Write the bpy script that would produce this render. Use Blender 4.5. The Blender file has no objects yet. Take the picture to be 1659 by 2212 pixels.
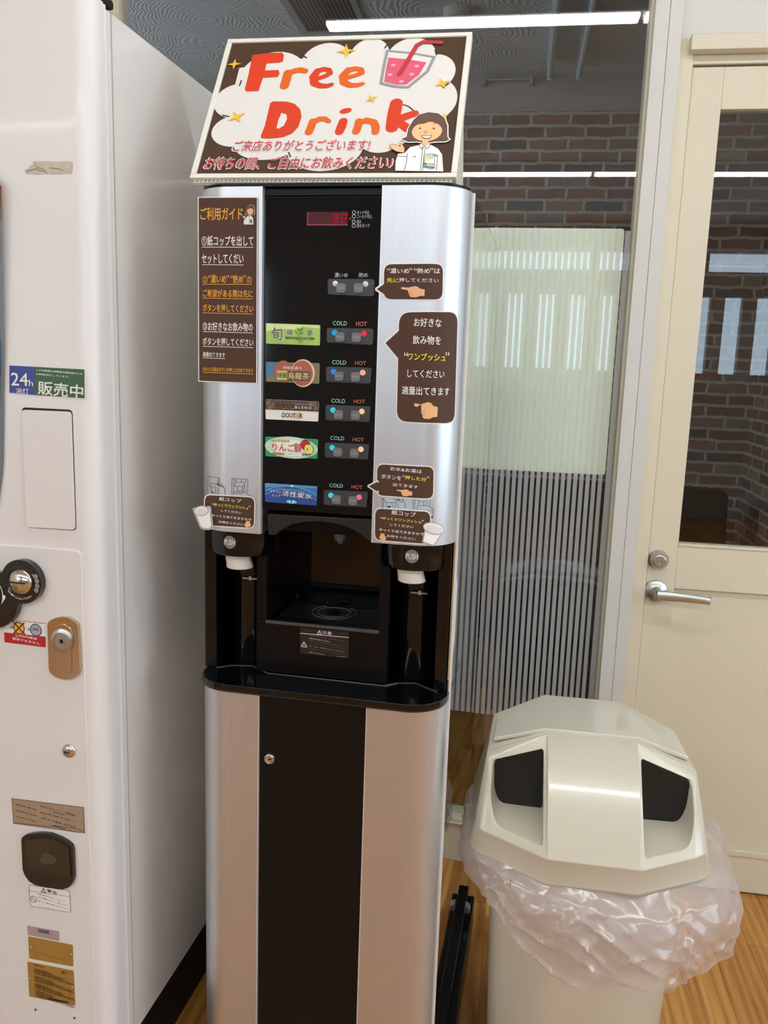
import bpy, bmesh, math, random
from mathutils import Vector, Matrix
from mathutils.geometry import tessellate_polygon
random.seed(7)
PI = math.pi
SC = bpy.context.scene
COL = SC.collection

# ---------------------------------------------------------------- camera, view, world
H_EYE = 1.3398
cam_d = bpy.data.cameras.new('camera')
cam = bpy.data.objects.new('camera', cam_d); COL.objects.link(cam)
cam_d.sensor_fit = 'HORIZONTAL'; cam_d.sensor_width = 36.0
cam_d.lens = 1787.0 / 1659.0 * 36.0
cam_d.clip_start = .02; cam_d.clip_end = 100
rot = Matrix([[0.987037, -0.059383, 0.149105], [0.157104, 0.167522, -0.97327], [0.032817, 0.984078, 0.174679]])
cam.matrix_world = Matrix.Translation((0, -2.1, H_EYE)) @ rot.to_4x4()
SC.camera = cam
SC.view_settings.view_transform = 'Standard'
SC.view_settings.look = 'None'
SC.view_settings.gamma = 1.0
SC.view_settings.use_curve_mapping = False
SC.view_settings.exposure = 0.0
try:
    SC.cycles.max_bounces = 16; SC.cycles.transparent_max_bounces = 24
    SC.cycles.glossy_bounces = 8; SC.cycles.diffuse_bounces = 8
    SC.cycles.caustics_reflective = True; SC.cycles.caustics_refractive = False; SC.cycles.blur_glossy = 1.0
    SC.cycles.sample_clamp_indirect = 12.0
except Exception:
    pass
LAMP = 56.0          # radiance of the lamps far from the glass wall
LAMP_NEAR = 30.0     # those of the row close to it
SKY = 5.6           # daylight outside the rear windows
wd = bpy.data.worlds.new('daylight'); SC.world = wd; wd.use_nodes = True
wn = wd.node_tree.nodes['Background']
wn.inputs[0].default_value = (.66, .82, 1.0, 1); wn.inputs[1].default_value = SKY

# ---------------------------------------------------------------- materials
def lin(c):
    if isinstance(c, str):
        c = [int(c[i:i+2], 16) / 255 for i in (0, 2, 4)]
    return tuple((x / 12.92 if x <= .04045 else ((x + .055) / 1.055) ** 2.4) for x in c) + (1,)
_m = {}
def mat(name, col='808080', rough=.5, metal=0., coat=0., spec=.5, emit=None, es=1., bump=None, var=None):
    """bump=(scale, strength, stretch xyz); var=(scale, amount, stretch)"""
    if name in _m: return _m[name]
    m = bpy.data.materials.new(name); m.use_nodes = True
    nt = m.node_tree; b = nt.nodes['Principled BSDF']
    b.inputs['Base Color'].default_value = lin(col)
    b.inputs['Roughness'].default_value = rough
    b.inputs['Metallic'].default_value = metal
    b.inputs['Specular IOR Level'].default_value = spec
    b.inputs['Coat Weight'].default_value = coat
    b.inputs['Coat Roughness'].default_value = .05
    if emit:
        b.inputs['Emission Color'].default_value = lin(emit); b.inputs['Emission Strength'].default_value = es
    def noise(scale, stretch):
        tc = nt.nodes.new('ShaderNodeTexCoord'); mp = nt.nodes.new('ShaderNodeMapping')
        mp.inputs['Scale'].default_value = stretch
        nz = nt.nodes.new('ShaderNodeTexNoise'); nz.inputs['Scale'].default_value = scale; nz.inputs['Detail'].default_value = 4
        nt.links.new(tc.outputs['Object'], mp.inputs[0]); nt.links.new(mp.outputs[0], nz.inputs['Vector'])
        return nz.outputs['Fac']
    if bump:
        f = noise(bump[0], bump[2] if len(bump) > 2 else (1, 1, 1))
        bp = nt.nodes.new('ShaderNodeBump'); bp.inputs['Strength'].default_value = bump[1]; bp.inputs['Distance'].default_value = .002
        nt.links.new(f, bp.inputs['Height']); nt.links.new(bp.outputs[0], b.inputs['Normal'])
    if var:
        f = noise(var[0], var[2] if len(var) > 2 else (1, 1, 1))
        mx = nt.nodes.new('ShaderNodeMix'); mx.data_type = 'RGBA'
        c = lin(col)
        mx.inputs['A'].default_value = tuple(x * (1 - var[1]) for x in c[:3]) + (1,)
        mx.inputs['B'].default_value = tuple(min(1, x * (1 + var[1])) for x in c[:3]) + (1,)
        nt.links.new(f, mx.inputs['Factor']); nt.links.new(mx.outputs['Result'], b.inputs['Base Color'])
    _m[name] = m
    return m
def emat(name, col, s):
    if name in _m: return _m[name]
    m = bpy.data.materials.new(name); m.use_nodes = True; nt = m.node_tree
    nt.nodes.remove(nt.nodes['Principled BSDF'])
    e = nt.nodes.new('ShaderNodeEmission'); e.inputs[0].default_value = lin(col); e.inputs[1].default_value = s
    nt.links.new(e.outputs[0], nt.nodes['Material Output'].inputs[0])
    _m[name] = m; return m
def glassmat(name='window_glass', tint=(.96, .975, .97), r0=.045, rough=0.):
    """thin pane: transparent with a Schlick reflection on each face"""
    if name in _m: return _m[name]
    m = bpy.data.materials.new(name); m.use_nodes = True; nt = m.node_tree
    nt.nodes.remove(nt.nodes['Principled BSDF']); N = nt.nodes.new; L = nt.links.new
    g = N('ShaderNodeNewGeometry'); d = N('ShaderNodeVectorMath'); d.operation = 'DOT_PRODUCT'
    L(g.outputs['Incoming'], d.inputs[0]); L(g.outputs['Normal'], d.inputs[1])
    def mth(op, a, b=None):
        n = N('ShaderNodeMath'); n.operation = op
        for i, v in enumerate((a, b)):
            if v is None: continue
            if isinstance(v, (int, float)): n.inputs[i].default_value = v
            else: L(v, n.inputs[i])
        return n.outputs[0]
    p = mth('POWER', mth('SUBTRACT', 1.0, mth('ABSOLUTE', d.outputs['Value'])), 5.0)
    f = mth('ADD', mth('MULTIPLY', p, 1 - r0), r0)
    t = N('ShaderNodeBsdfTransparent'); t.inputs[0].default_value = tint + (1,)
    gl = N('ShaderNodeBsdfGlossy'); gl.inputs['Roughness'].default_value = rough; gl.inputs[0].default_value = (1, 1, 1, 1)
    mx = N('ShaderNodeMixShader'); L(f, mx.inputs[0]); L(t.outputs[0], mx.inputs[1]); L(gl.outputs[0], mx.inputs[2])
    L(mx.outputs[0], nt.nodes['Material Output'].inputs[0])
    _m[name] = m; return m
def filmmat(name, col, alpha, transl=0., tint=(1, 1, 1)):
    if name in _m: return _m[name]
    m = bpy.data.materials.new(name); m.use_nodes = True; nt = m.node_tree
    nt.nodes.remove(nt.nodes['Principled BSDF']); N = nt.nodes.new; L = nt.links.new
    t = N('ShaderNodeBsdfTransparent'); t.inputs[0].default_value = tint + (1,)
    a = N('ShaderNodeBsdfDiffuse'); a.inputs[0].default_value = lin(col)
    out = a.outputs[0]
    if transl:
        tr = N('ShaderNodeBsdfTranslucent'); tr.inputs[0].default_value = lin(col)
        m2 = N('ShaderNodeMixShader'); m2.inputs[0].default_value = transl
        L(out, m2.inputs[1]); L(tr.outputs[0], m2.inputs[2]); out = m2.outputs[0]
    mx = N('ShaderNodeMixShader'); mx.inputs[0].default_value = alpha
    L(t.outputs[0], mx.inputs[1]); L(out, mx.inputs[2])
    L(mx.outputs[0], nt.nodes['Material Output'].inputs[0])
    _m[name] = m; return m
class NT:
    """small node helper"""
    def __init__(s, name, rough=.6):
        s.m = bpy.data.materials.new(name); s.m.use_nodes = True; s.nt = s.m.node_tree
        s.b = s.nt.nodes['Principled BSDF']; s.b.inputs['Roughness'].default_value = rough
    def n(s, t, **k):
        x = s.nt.nodes.new('ShaderNode' + t)
        for a, b in k.items(): setattr(x, a, b)
        return x
    def l(s, a, b): s.nt.links.new(a, b)
    def math(s, op, a, b=0.):
        x = s.n('Math', operation=op)
        for i, v in enumerate((a, b)):
            if isinstance(v, (int, float)): x.inputs[i].default_value = v
            else: s.l(v, x.inputs[i])
        return x.outputs[0]
    def ramp(s, fac, stops, interp='LINEAR'):
        r = s.n('ValToRGB'); r.color_ramp.interpolation = interp
        e = r.color_ramp.elements
        while len(e) < len(stops): e.new(.5)
        for el, (p, c) in zip(e, stops): el.position = p; el.color = lin(c)
        s.l(fac, r.inputs[0]); return r.outputs[0]
    def mix(s, fac, a, b, blend='MIX'):
        x = s.n('Mix', data_type='RGBA', blend_type=blend)
        for k, v in (('Factor', fac), ('A', a), ('B', b)):
            if isinstance(v, (int, float)): x.inputs[k].default_value = v
            elif isinstance(v, tuple): x.inputs[k].default_value = v
            else: s.l(v, x.inputs[k])
        return x.outputs['Result']
def wood_floor():
    s = NT('oak_floor', .38)
    tc = s.n('TexCoord'); sp = s.n('SeparateXYZ'); s.l(tc.outputs['Object'], sp.inputs[0])
    x, y = sp.outputs[0], sp.outputs[1]
    col = s.math('FLOOR', s.math('DIVIDE', x, .09))
    wn1 = s.n('TexWhiteNoise', noise_dimensions='1D'); s.l(col, wn1.inputs['W'])
    yy = s.math('ADD', s.math('DIVIDE', y, .9), s.math('MULTIPLY', wn1.outputs['Value'], 7.3))
    row = s.math('FLOOR', yy)
    cmb = s.n('CombineXYZ'); s.l(col, cmb.inputs[0]); s.l(row, cmb.inputs[1])
    wn2 = s.n('TexWhiteNoise', noise_dimensions='2D'); s.l(cmb.outputs[0], wn2.inputs['Vector'])
    # grain coordinates: stretched along the plank, shifted plank by plank
    cg = s.n('CombineXYZ'); s.l(s.math('MULTIPLY', x, 46.), cg.inputs[0]); s.l(s.math('MULTIPLY', y, 3.4), cg.inputs[1])
    s.l(s.math('MULTIPLY', wn2.outputs['Value'], 40.), cg.inputs[2])
    nz = s.n('TexNoise'); nz.inputs['Scale'].default_value = 1.0; nz.inputs['Detail'].default_value = 7; nz.inputs['Distortion'].default_value = 1.2
    s.l(cg.outputs[0], nz.inputs['Vector'])
    wv = s.n('TexWave', wave_type='RINGS', rings_direction='Z'); wv.inputs['Scale'].default_value = .3; wv.inputs['Distortion'].default_value = 7.; wv.inputs['Detail'].default_value = 3.
    s.l(cg.outputs[0], wv.inputs['Vector'])
    g = s.math('ADD', s.math('MULTIPLY', nz.outputs['Fac'], .78), s.math('MULTIPLY', wv.outputs['Fac'], .2))
    c = s.ramp(g, [(.25, '9a6226'), (.42, 'b8803a'), (.58, 'c99149'), (.8, 'dcac66')])
    tone = s.ramp(wn2.outputs['Value'], [(0, 'c8b8a8'), (1, 'ffffff')])
    c = s.mix(1.0, c, tone, 'MULTIPLY')
    fx = s.math('FRACT', s.math('DIVIDE', x, .09)); fy = s.math('FRACT', yy)
    gap = s.math('MAXIMUM', s.math('LESS_THAN', fx, .012), s.math('LESS_THAN', fy, .0016))
    c = s.mix(s.math('MULTIPLY', gap, .55), c, lin('3a2410'))
    s.l(c, s.b.inputs['Base Color'])
    bp = s.n('Bump'); bp.inputs['Strength'].default_value = .12; bp.inputs['Distance'].default_value = .002
    s.l(nz.outputs['Fac'], bp.inputs['Height']); s.l(bp.outputs[0], s.b.inputs['Normal'])
    return s.m
def brick(name, axis=0):
    """old brick wallpaper; axis: which object coordinate runs along the wall"""
    s = NT(name, .8)
    tc = s.n('TexCoord'); sp = s.n('SeparateXYZ'); s.l(tc.outputs['Object'], sp.inputs[0])
    nz = s.n('TexNoise'); nz.inputs['Scale'].default_value = 16; nz.inputs['Detail'].default_value = 3
    s.l(tc.outputs['Object'], nz.inputs['Vector'])
    nz2 = s.n('TexNoise'); nz2.inputs['Scale'].default_value = 55; nz2.inputs['Detail'].default_value = 5
    s.l(tc.outputs['Object'], nz2.inputs['Vector'])
    wob = s.math('MULTIPLY', s.math('SUBTRACT', nz.outputs['Fac'], .5), .022)
    u = s.math('ADD', sp.outputs[axis], wob); v = s.math('ADD', sp.outputs[2], s.math('MULTIPLY', wob, .7))
    HH, LL = .0525, .176
    vv = s.math('DIVIDE', v, HH); row = s.math('FLOOR', vv); fv = s.math('FRACT', vv)
    wr = s.n('TexWhiteNoise', noise_dimensions='1D'); s.l(row, wr.inputs['W'])
    uu = s.math('ADD', s.math('DIVIDE', u, LL), s.math('ADD', s.math('MULTIPLY', row, .5), s.math('MULTIPLY', wr.outputs['Value'], .3)))
    colm = s.math('FLOOR', uu); fu = s.math('FRACT', uu)
    cmb = s.n('CombineXYZ'); s.l(colm, cmb.inputs[0]); s.l(row, cmb.inputs[1])
    wc = s.n('TexWhiteNoise', noise_dimensions='2D'); s.l(cmb.outputs[0], wc.inputs['Vector'])
    bc = s.ramp(wc.outputs['Value'], [(0, '84604c'), (.15, '94664e'), (.3, '7a5448'), (.42, '625a58'), (.52, '9c7660'), (.64, '7c6258'), (.74, '8c847c'), (.84, '6e4c42'), (.92, '989068'), (.96, '524e4e')], 'CONSTANT')
    bc = s.mix(s.math('MULTIPLY', nz2.outputs['Fac'], .6), bc, lin('4a3c36'))
    eu = s.math('MULTIPLY', s.math('SUBTRACT', .5, s.math('ABSOLUTE', s.math('SUBTRACT', fu, .5))), LL)
    ev = s.math('MULTIPLY', s.math('SUBTRACT', .5, s.math('ABSOLUTE', s.math('SUBTRACT', fv, .5))), HH)
    e = s.math('MINIMUM', eu, ev)
    mk = s.n('MapRange', interpolation_type='SMOOTHSTEP'); s.l(e, mk.inputs[0]); mk.inputs[1].default_value = .0046; mk.inputs[2].default_value = .0085
    c = s.mix(mk.outputs[0], s.mix(nz2.outputs['Fac'], lin('c4bab0'), lin('938a82')), bc)
    s.l(c, s.b.inputs['Base Color'])
    hgt = s.math('ADD', mk.outputs[0], s.math('MULTIPLY', nz2.outputs['Fac'], .5))
    bp = s.n('Bump'); bp.inputs['Strength'].default_value = .5; bp.inputs['Distance'].default_value = .004
    s.l(hgt, bp.inputs['Height']); s.l(bp.outputs[0], s.b.inputs['Normal'])
    return s.m
def swirl_ceiling():
    s = NT('swirl_plaster', .6)
    s.b.inputs['Base Color'].default_value = lin('c4c4c2')
    tc = s.n('TexCoord')
    vo = s.n('TexVoronoi'); vo.inputs['Scale'].default_value = 3.2
    s.l(tc.outputs['Object'], vo.inputs['Vector'])
    nz = s.n('TexNoise'); nz.inputs['Scale'].default_value = 5.; s.l(tc.outputs['Object'], nz.inputs['Vector'])
    ph = s.math('ADD', s.math('MULTIPLY', vo.outputs['Distance'], 150.), s.math('MULTIPLY', nz.outputs['Fac'], 60.))
    w = s.math('SINE', ph)
    bp = s.n('Bump'); bp.inputs['Strength'].default_value = .35; bp.inputs['Distance'].default_value = .004
    s.l(w, bp.inputs['Height']); s.l(bp.outputs[0], s.b.inputs['Normal'])
    return s.m

WHITE = mat('white_paint', 'e2dfdc', .3, coat=.06, bump=(420, .06), spec=.4)
WHITE_SIDE = mat('white_side_paint', 'e6e2de', .2, coat=.5, bump=(300, .08))
CREAM = mat('cream_steel', 'd6cdb4', .34, bump=(500, .03))
PALE = mat('pale_steel', 'cfcdc6', .3, bump=(400, .03))
SILVER = mat('brushed_aluminium', 'd2d4d8', .36, metal=.9, bump=(700, .05, (1, 1, .012)), var=(260, .05, (1, 1, .01)))
MIRROR = mat('polished_steel', 'e6e6e2', .035, metal=1., bump=(9, .05, (1, 1, .3)))
BLACK = mat('gloss_black', '07080a', .06, spec=.42)
BLACKM = mat('satin_black', '09090a', .26, spec=.22)
DOORBLK = mat('dark_cabinet_door', '100c08', .42, spec=.22)
MATTE = mat('matt_black', '0a0a0a', .6)
CHROME = mat('chrome', 'd8d6d2', .12, metal=1.)
SATIN = mat('satin_nickel', 'c4c4c2', .3, metal=1.)
BROWN = mat('brown_print', '50372a', .6, spec=.25)
INKW = mat('white_ink', 'efece6', .5)
INKY = mat('yellow_ink', 'ecb83a', .5)
INKL = mat('lemon_ink', 'f4ee3c', .5)
INKB = mat('black_ink', '1c1a1a', .5)
INKR = mat('red_ink', 'b8262e', .5)
SKIN = mat('skin_ink', 'eab682', .5)
GLASS = glassmat()

# ---------------------------------------------------------------- mesh helpers
ORIG = {}
def link(name, me, mats, parent=None, smooth=None, bevel=0., seg=2):
    o = bpy.data.objects.new(name, me); COL.objects.link(o)
    for m in (mats if isinstance(mats, (list, tuple)) else [mats]): me.materials.append(m)
    if smooth is not None:
        for p in me.polygons: p.use_smooth = True
        me.set_sharp_from_angle(angle=math.radians(smooth))
    if bevel:
        b = o.modifiers.new('bevel', 'BEVEL'); b.width = bevel; b.segments = seg; b.limit_method = 'ANGLE'; b.angle_limit = math.radians(35)
        b.harden_normals = True
        for p in me.polygons: p.use_smooth = True
        me.set_sharp_from_angle(angle=math.radians(35))
    if parent is not None:
        o.parent = parent
        if parent.name in ORIG: o.location = ORIG[parent.name]
    return o
class B:
    """collects shapes into one mesh"""
    def __init__(s): s.bm = bmesh.new(); s.mi = 0
    def _new(s, n0):
        s.bm.faces.ensure_lookup_table()
        for f in s.bm.faces[n0:]: f.material_index = s.mi
    def box(s, x0, x1, y0, y1, z0, z1):
        n = len(s.bm.faces); v = [s.bm.verts.new(p) for p in ((x0,y0,z0),(x1,y0,z0),(x1,y1,z0),(x0,y1,z0),(x0,y0,z1),(x1,y0,z1),(x1,y1,z1),(x0,y1,z1))]
        for f in ((0,3,2,1),(4,5,6,7),(0,1,5,4),(1,2,6,5),(2,3,7,6),(3,0,4,7)): s.bm.faces.new([v[i] for i in f])
        s._new(n); return s
    def hexa(s, P):
        n = len(s.bm.faces); v = [s.bm.verts.new(p) for p in P]
        for f in ((0,3,2,1),(4,5,6,7),(0,1,5,4),(1,2,6,5),(2,3,7,6),(3,0,4,7)): s.bm.faces.new([v[i] for i in f])
        s._new(n); return s
    def prism(s, pts, a, b, axis='z', cap=True):
        """extrude a 2D outline: axis z -> (x,y), axis y -> (x,z), axis x -> (y,z)"""
        n = len(s.bm.faces)
        mk = {'z': lambda p, h: (p[0], p[1], h), 'y': lambda p, h: (p[0], h, p[1]), 'x': lambda p, h: (h, p[0], p[1])}[axis]
        lo = [s.bm.verts.new(mk(p, a)) for p in pts]; hi = [s.bm.verts.new(mk(p, b)) for p in pts]
        k = len(pts)
        for i in range(k): s.bm.faces.new([lo[i], lo[(i+1) % k], hi[(i+1) % k], hi[i]])
        if cap:
            tris = tessellate_polygon([[Vector((p[0], p[1], 0)) for p in pts]])
            for L in (lo, hi):
                for t in tris:
                    try: s.bm.faces.new([L[i] for i in t])
                    except ValueError: pass
        s._new(n); return s
    def lathe(s, prof, c=(0, 0, 0), ax='z', n=32, a0=0., a1=2 * PI):
        """prof: (radius, height) along the axis"""
        n0 = len(s.bm.faces); full = abs(a1 - a0 - 2 * PI) < 1e-6
        def P(r, h, a):
            ca, sa = r * math.cos(a), r * math.sin(a)
            q = {'z': (ca, sa, h), 'y': (ca, h, sa), 'x': (h, ca, sa)}[ax]
            return (q[0] + c[0], q[1] + c[1], q[2] + c[2])
        k = n if full else n + 1
        rings = []
        for r, h in prof:
            if r < 1e-6: rings.append([s.bm.verts.new(P(0, h, 0))])
            else: rings.append([s.bm.verts.new(P(r, h, a0 + (a1 - a0) * i / n)) for i in range(k)])
        for A, Bq in zip(rings, rings[1:]):
            for i in range(n):
                j = (i + 1) % k if full else i + 1
                q = [A[i % len(A)], A[j % len(A)], Bq[j % len(Bq)], Bq[i % len(Bq)]]
                u = []
                for v in q:
                    if v not in u: u.append(v)
                if len(u) >= 3:
                    try: s.bm.faces.new(u)
                    except ValueError: pass
        s._new(n0); return s
    def tube(s, pts, r, n=10):
        n0 = len(s.bm.faces); P = [Vector(p) for p in pts]; rings = []
        up = Vector((0, 0, 1))
        for i, p in enumerate(P):
            t = (P[min(i + 1, len(P) - 1)] - P[max(i - 1, 0)]).normalized()
            a = t.cross(up)
            if a.length < 1e-3: a = t.cross(Vector((1, 0, 0)))
            a.normalize(); b = t.cross(a)
            rr = r[i] if isinstance(r, (list, tuple)) else r
            rings.append([s.bm.verts.new(p + a * rr * math.cos(2 * PI * k / n) + b * rr * math.sin(2 * PI * k / n)) for k in range(n)])
        for A, C in zip(rings, rings[1:]):
            for k in range(n): s.bm.faces.new([A[k], A[(k + 1) % n], C[(k + 1) % n], C[k]])
        s.bm.faces.new(rings[0]); s.bm.faces.new(rings[-1]); s._new(n0); return s
    def loft(s, rings, cap0=True, cap1=True):
        n0 = len(s.bm.faces); R = [[s.bm.verts.new(p) for p in r] for r in rings]; k = len(R[0])
        for A, C in zip(R, R[1:]):
            for i in range(k): s.bm.faces.new([A[i], A[(i + 1) % k], C[(i + 1) % k], C[i]])
        if cap0: s.bm.faces.new(R[0])
        if cap1: s.bm.faces.new(R[-1])
        s._new(n0); return s
    def face(s, pts):
        n0 = len(s.bm.faces); s.bm.faces.new([s.bm.verts.new(p) for p in pts]); s._new(n0); return s
    def build(s, name, mats, parent=None, smooth=None, bevel=0., seg=2, merge=0.):
        if merge: bmesh.ops.remove_doubles(s.bm, verts=s.bm.verts, dist=merge)
        bmesh.ops.recalc_face_normals(s.bm, faces=s.bm.faces)
        me = bpy.data.meshes.new(name); s.bm.to_mesh(me); s.bm.free()
        return link(name, me, mats, parent, smooth, bevel, seg)
def thing(name, label, cat, loc=(0, 0, 0), rz=0., group=None, origin=(0, 0, 0)):
    """empty at the base of a thing; parts are meshed in the frame whose zero lies at -origin"""
    o = bpy.data.objects.new(name, None); COL.objects.link(o)
    o.empty_display_size = .1
    c, s_ = math.cos(rz), math.sin(rz)
    o.location = (loc[0] + c * origin[0] - s_ * origin[1], loc[1] + s_ * origin[0] + c * origin[1], loc[2] + origin[2])
    o.rotation_euler = (0, 0, rz); o['label'] = label; o['category'] = cat
    if group: o['group'] = group
    ORIG[o.name] = (-origin[0], -origin[1], -origin[2])
    return o
def tag(o, label, cat, group=None):
    o['label'] = label; o['category'] = cat
    if group: o['group'] = group
    return o
def struct(o): o['kind'] = 'structure'; return o
def lab(o, t): o['label'] = t; return o
def arc(cx, cy, r, a0, a1, n=8):
    return [(cx + r * math.cos(math.radians(a0 + (a1 - a0) * i / n)), cy + r * math.sin(math.radians(a0 + (a1 - a0) * i / n))) for i in range(n + 1)]
def roundp(pts, r, n=5):
    """round the corners of a polygon"""
    out = []; k = len(pts)
    for i in range(k):
        p = Vector(pts[i]); a = Vector(pts[i - 1]) - p; b = Vector(pts[(i + 1) % k]) - p
        rr = r[i] if isinstance(r, (list, tuple)) else r
        d = min(rr, a.length * .48, b.length * .48)
        if d < 1e-6: out.append((p.x, p.y)); continue
        p0 = p + a.normalized() * d; p1 = p + b.normalized() * d
        for j in range(n + 1):
            t = j / n; q = p0 * (1 - t) ** 2 + p * 2 * t * (1 - t) + p1 * t * t
            out.append((q.x, q.y))
    return out
def rect(a, b): return [(a[0], a[1]), (b[0], a[1]), (b[0], b[1]), (a[0], b[1])]

# ---------------------------------------------------------------- flat printing (stickers, labels, lettering)
_tc = {}
def glyphs(body, bold=0., shear=0.):
    k = (body, bold, shear)
    if k in _tc: return _tc[k]
    cu = bpy.data.curves.new('t', 'FONT'); cu.body = body; cu.resolution_u = 2; cu.offset = bold; cu.shear = shear
    o = bpy.data.objects.new('t', cu); COL.objects.link(o)
    bpy.context.view_layer.update()
    dg = bpy.context.evaluated_depsgraph_get(); me = bpy.data.meshes.new_from_object(o.evaluated_get(dg))
    V = [(v.co.x, v.co.y) for v in me.vertices]; F = [tuple(p.vertices) for p in me.polygons]
    bpy.data.objects.remove(o); bpy.data.meshes.remove(me); bpy.data.curves.remove(cu)
    _tc[k] = (V, F); return _tc[k]
class G:
    STEP = .0003
    def __init__(s, mapf, strips=None):
        s.mapf = mapf; s.k = 0; s.v = []; s.f = []; s.m = []; s.mats = []; s.strips = strips
    def mi(s, m):
        if m not in s.mats: s.mats.append(m)
        return s.mats.index(m)
    def raw(s, V, F, m, L):
        o = len(s.v); i = s.mi(m)
        s.k = (s.k + 1) % 19; L += s.k * .045           # every printed shape lies a hair above the one before
        s.v += [(x, y, L) for x, y in V]
        for f in F: s.f.append(tuple(o + k for k in f)); s.m.append(i)
    def poly(s, pts, m, L=0):
        if s.strips:
            us = [p[0] for p in pts]; a = min(us); step = s.strips
            k0 = math.floor(a / step); k1 = math.ceil(max(us) / step)
            for k in range(k0, k1):
                q = clip(clip(list(pts), k * step, 1), (k + 1) * step, -1)
                if len(q) > 2: s._p(q, m, L)
        else: s._p(pts, m, L)
        return s
    def _p(s, pts, m, L):
        T = tessellate_polygon([[Vector((p[0], p[1], 0)) for p in pts]])
        s.raw(pts, [tuple(t) for t in T], m, L)
    def ell(s, c, rx, ry, m, L, rot=0., n=20):
        cr, sr = math.cos(rot), math.sin(rot)
        return s.poly([(c[0] + rx * math.cos(a) * cr - ry * math.sin(a) * sr, c[1] + rx * math.cos(a) * sr + ry * math.sin(a) * cr) for a in (2 * PI * i / n for i in range(n))], m, L)
    def ring(s, c, r, w, m, L, n=28):
        return s.line([(c[0] + r * math.cos(2 * PI * i / n), c[1] + r * math.sin(2 * PI * i / n)) for i in range(n)], w, m, L, True, False)
    def line(s, pts, w, m, L, closed=False, caps=True):
        P = [Vector(p) for p in pts]
        if closed: P.append(P[0])
        for i, (a, b) in enumerate(zip(P, P[1:])):
            d = b - a
            if d.length < 1e-7: continue
            wa = w[i] if isinstance(w, list) else w; wb = w[i + 1] if isinstance(w, list) else w
            n = Vector((-d.y, d.x)).normalized()
            s.poly([tuple(a + n * wa / 2), tuple(b + n * wb / 2), tuple(b - n * wb / 2), tuple(a - n * wa / 2)], m, L)
        if caps:
            for i, p in enumerate(P):
                wa = (w[i] if isinstance(w, list) else w) / 2
                if wa > .0006: s.ell((p.x, p.y), wa, wa, m, L, n=14)
        return s
    def text(s, body, box, m, L=2, bold=0., shear=0., rot=0.):
        """box: two opposite corners (top left, bottom right); baseline follows the slope of the box if rot given"""
        V, F = glyphs(body, 0., shear)
        if not V: return s
        x0 = min(p[0] for p in V); x1 = max(p[0] for p in V); y0 = min(p[1] for p in V); y1 = max(p[1] for p in V)
        (a, t), (b, u) = box; cx, cy = (a + b) / 2, (t + u) / 2
        w, h = abs(b - a), abs(t - u)
        cr, sr = math.cos(rot), math.sin(rot); W = []
        for x, y in V:
            px = ((x - x0) / (x1 - x0) - .5) * w; py = ((y - y0) / (y1 - y0) - .5) * h
            W.append((cx + px * cr - py * sr, cy + px * sr + py * cr))
        if bold > 0:
            e = bold * min(h, w) * .55; n = 4 if bold < .04 else 8
            for k in range(n):
                a = 2 * PI * (k + .5) / n
                s.raw([(x + e * math.cos(a), y + e * math.sin(a)) for x, y in W], F, m, L)
        else: s.raw(W, F, m, L)
        return s
    def build(s, name, parent):
        me = bpy.data.meshes.new(name)
        me.from_pydata([s.mapf(x, y, .0004 + L * s.STEP) for x, y, L in s.v], [], s.f)
        me.update()
        o = link(name, me, s.mats, parent)
        me.polygons.foreach_set('material_index', s.m); me.update()
        return o
def clip(P, u, sg):
    out = []
    for i in range(len(P)):
        a, b = P[i - 1], P[i]; da, db = (a[0] - u) * sg, (b[0] - u) * sg
        if (da >= 0) != (db >= 0):
            t = da / (da - db); out.append((u, a[1] + (b[1] - a[1]) * t))
        if db >= 0: out.append(tuple(b))
    return out

# ================================================================ THE ROOM
FLOOR_M = wood_floor()
struct(B().box(-3.3, 3.0, -6.1, 1.96, -.05, 0).build('floor', FLOOR_M))
CEIL = mat('white_ceiling', 'e4e2dc', .8, bump=(60, .2))
WALLW = mat('white_wallpaper', 'e2ded6', .75, bump=(200, .1))
struct(B().box(-3.3, 3.0, -6.1, .06, 2.68, 2.74).build('ceiling', CEIL))
def openwall(name, m, f, a0, a1, holes):
    """wall with window holes: f maps (along, z ranges) to a box; holes are (a0, a1, z0, z1) not overlapping along the wall"""
    q = B(); cur = a0
    cols = {}
    for h in holes: cols.setdefault((h[0], h[1]), []).append((h[2], h[3]))
    for (h0, h1), zz in sorted(cols.items()):
        f(q, cur, h0, 0, 2.68); z = 0
        for z0, z1 in sorted(zz): f(q, h0, h1, z, z0); z = z1
        f(q, h0, h1, z, 2.68); cur = h1
    f(q, cur, a1, 0, 2.68); return struct(q.build(name, m))
rearm = mat('brown_grey_wall', '9a8c7e', .6, var=(8, .2))
PORTALS = []
# rear wall with the shop windows (reflected), plus a narrow left one added to brighten the pillars
RH = [(-3.1, -2.45, 1.36, 2.05), (-1.3, 2.6, 1.36, 2.05), (-1.3, 2.6, 2.27, 2.44)]
openwall('wall_rear', rearm, lambda q, a, b, z0, z1: q.box(a, b, -6.1, -6, z0, z1), -3.2, 2.9, RH)
SH = [(-2.7, -.5, .9, 2.3)]  # unseen window, added to brighten the vending machine's side
LHO = [(-5.4, -4.2, .9, 2.2)]  # unseen window too, added for more light on the fronts and door
openwall('wall_right', WALLW, lambda q, a, b, z0, z1: q.box(2.9, 3.0, a, b, z0, z1), -6.1, .06, SH)
openwall('wall_left', WALLW, lambda q, a, b, z0, z1: q.box(-3.3, -3.2, a, b, z0, z1), -6.1, .06, LHO)
struct(B().box(-3.256, -3.25, -5.4, -4.2, .9, 2.2).build('added_window_left', GLASS))
w2 = B()
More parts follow.
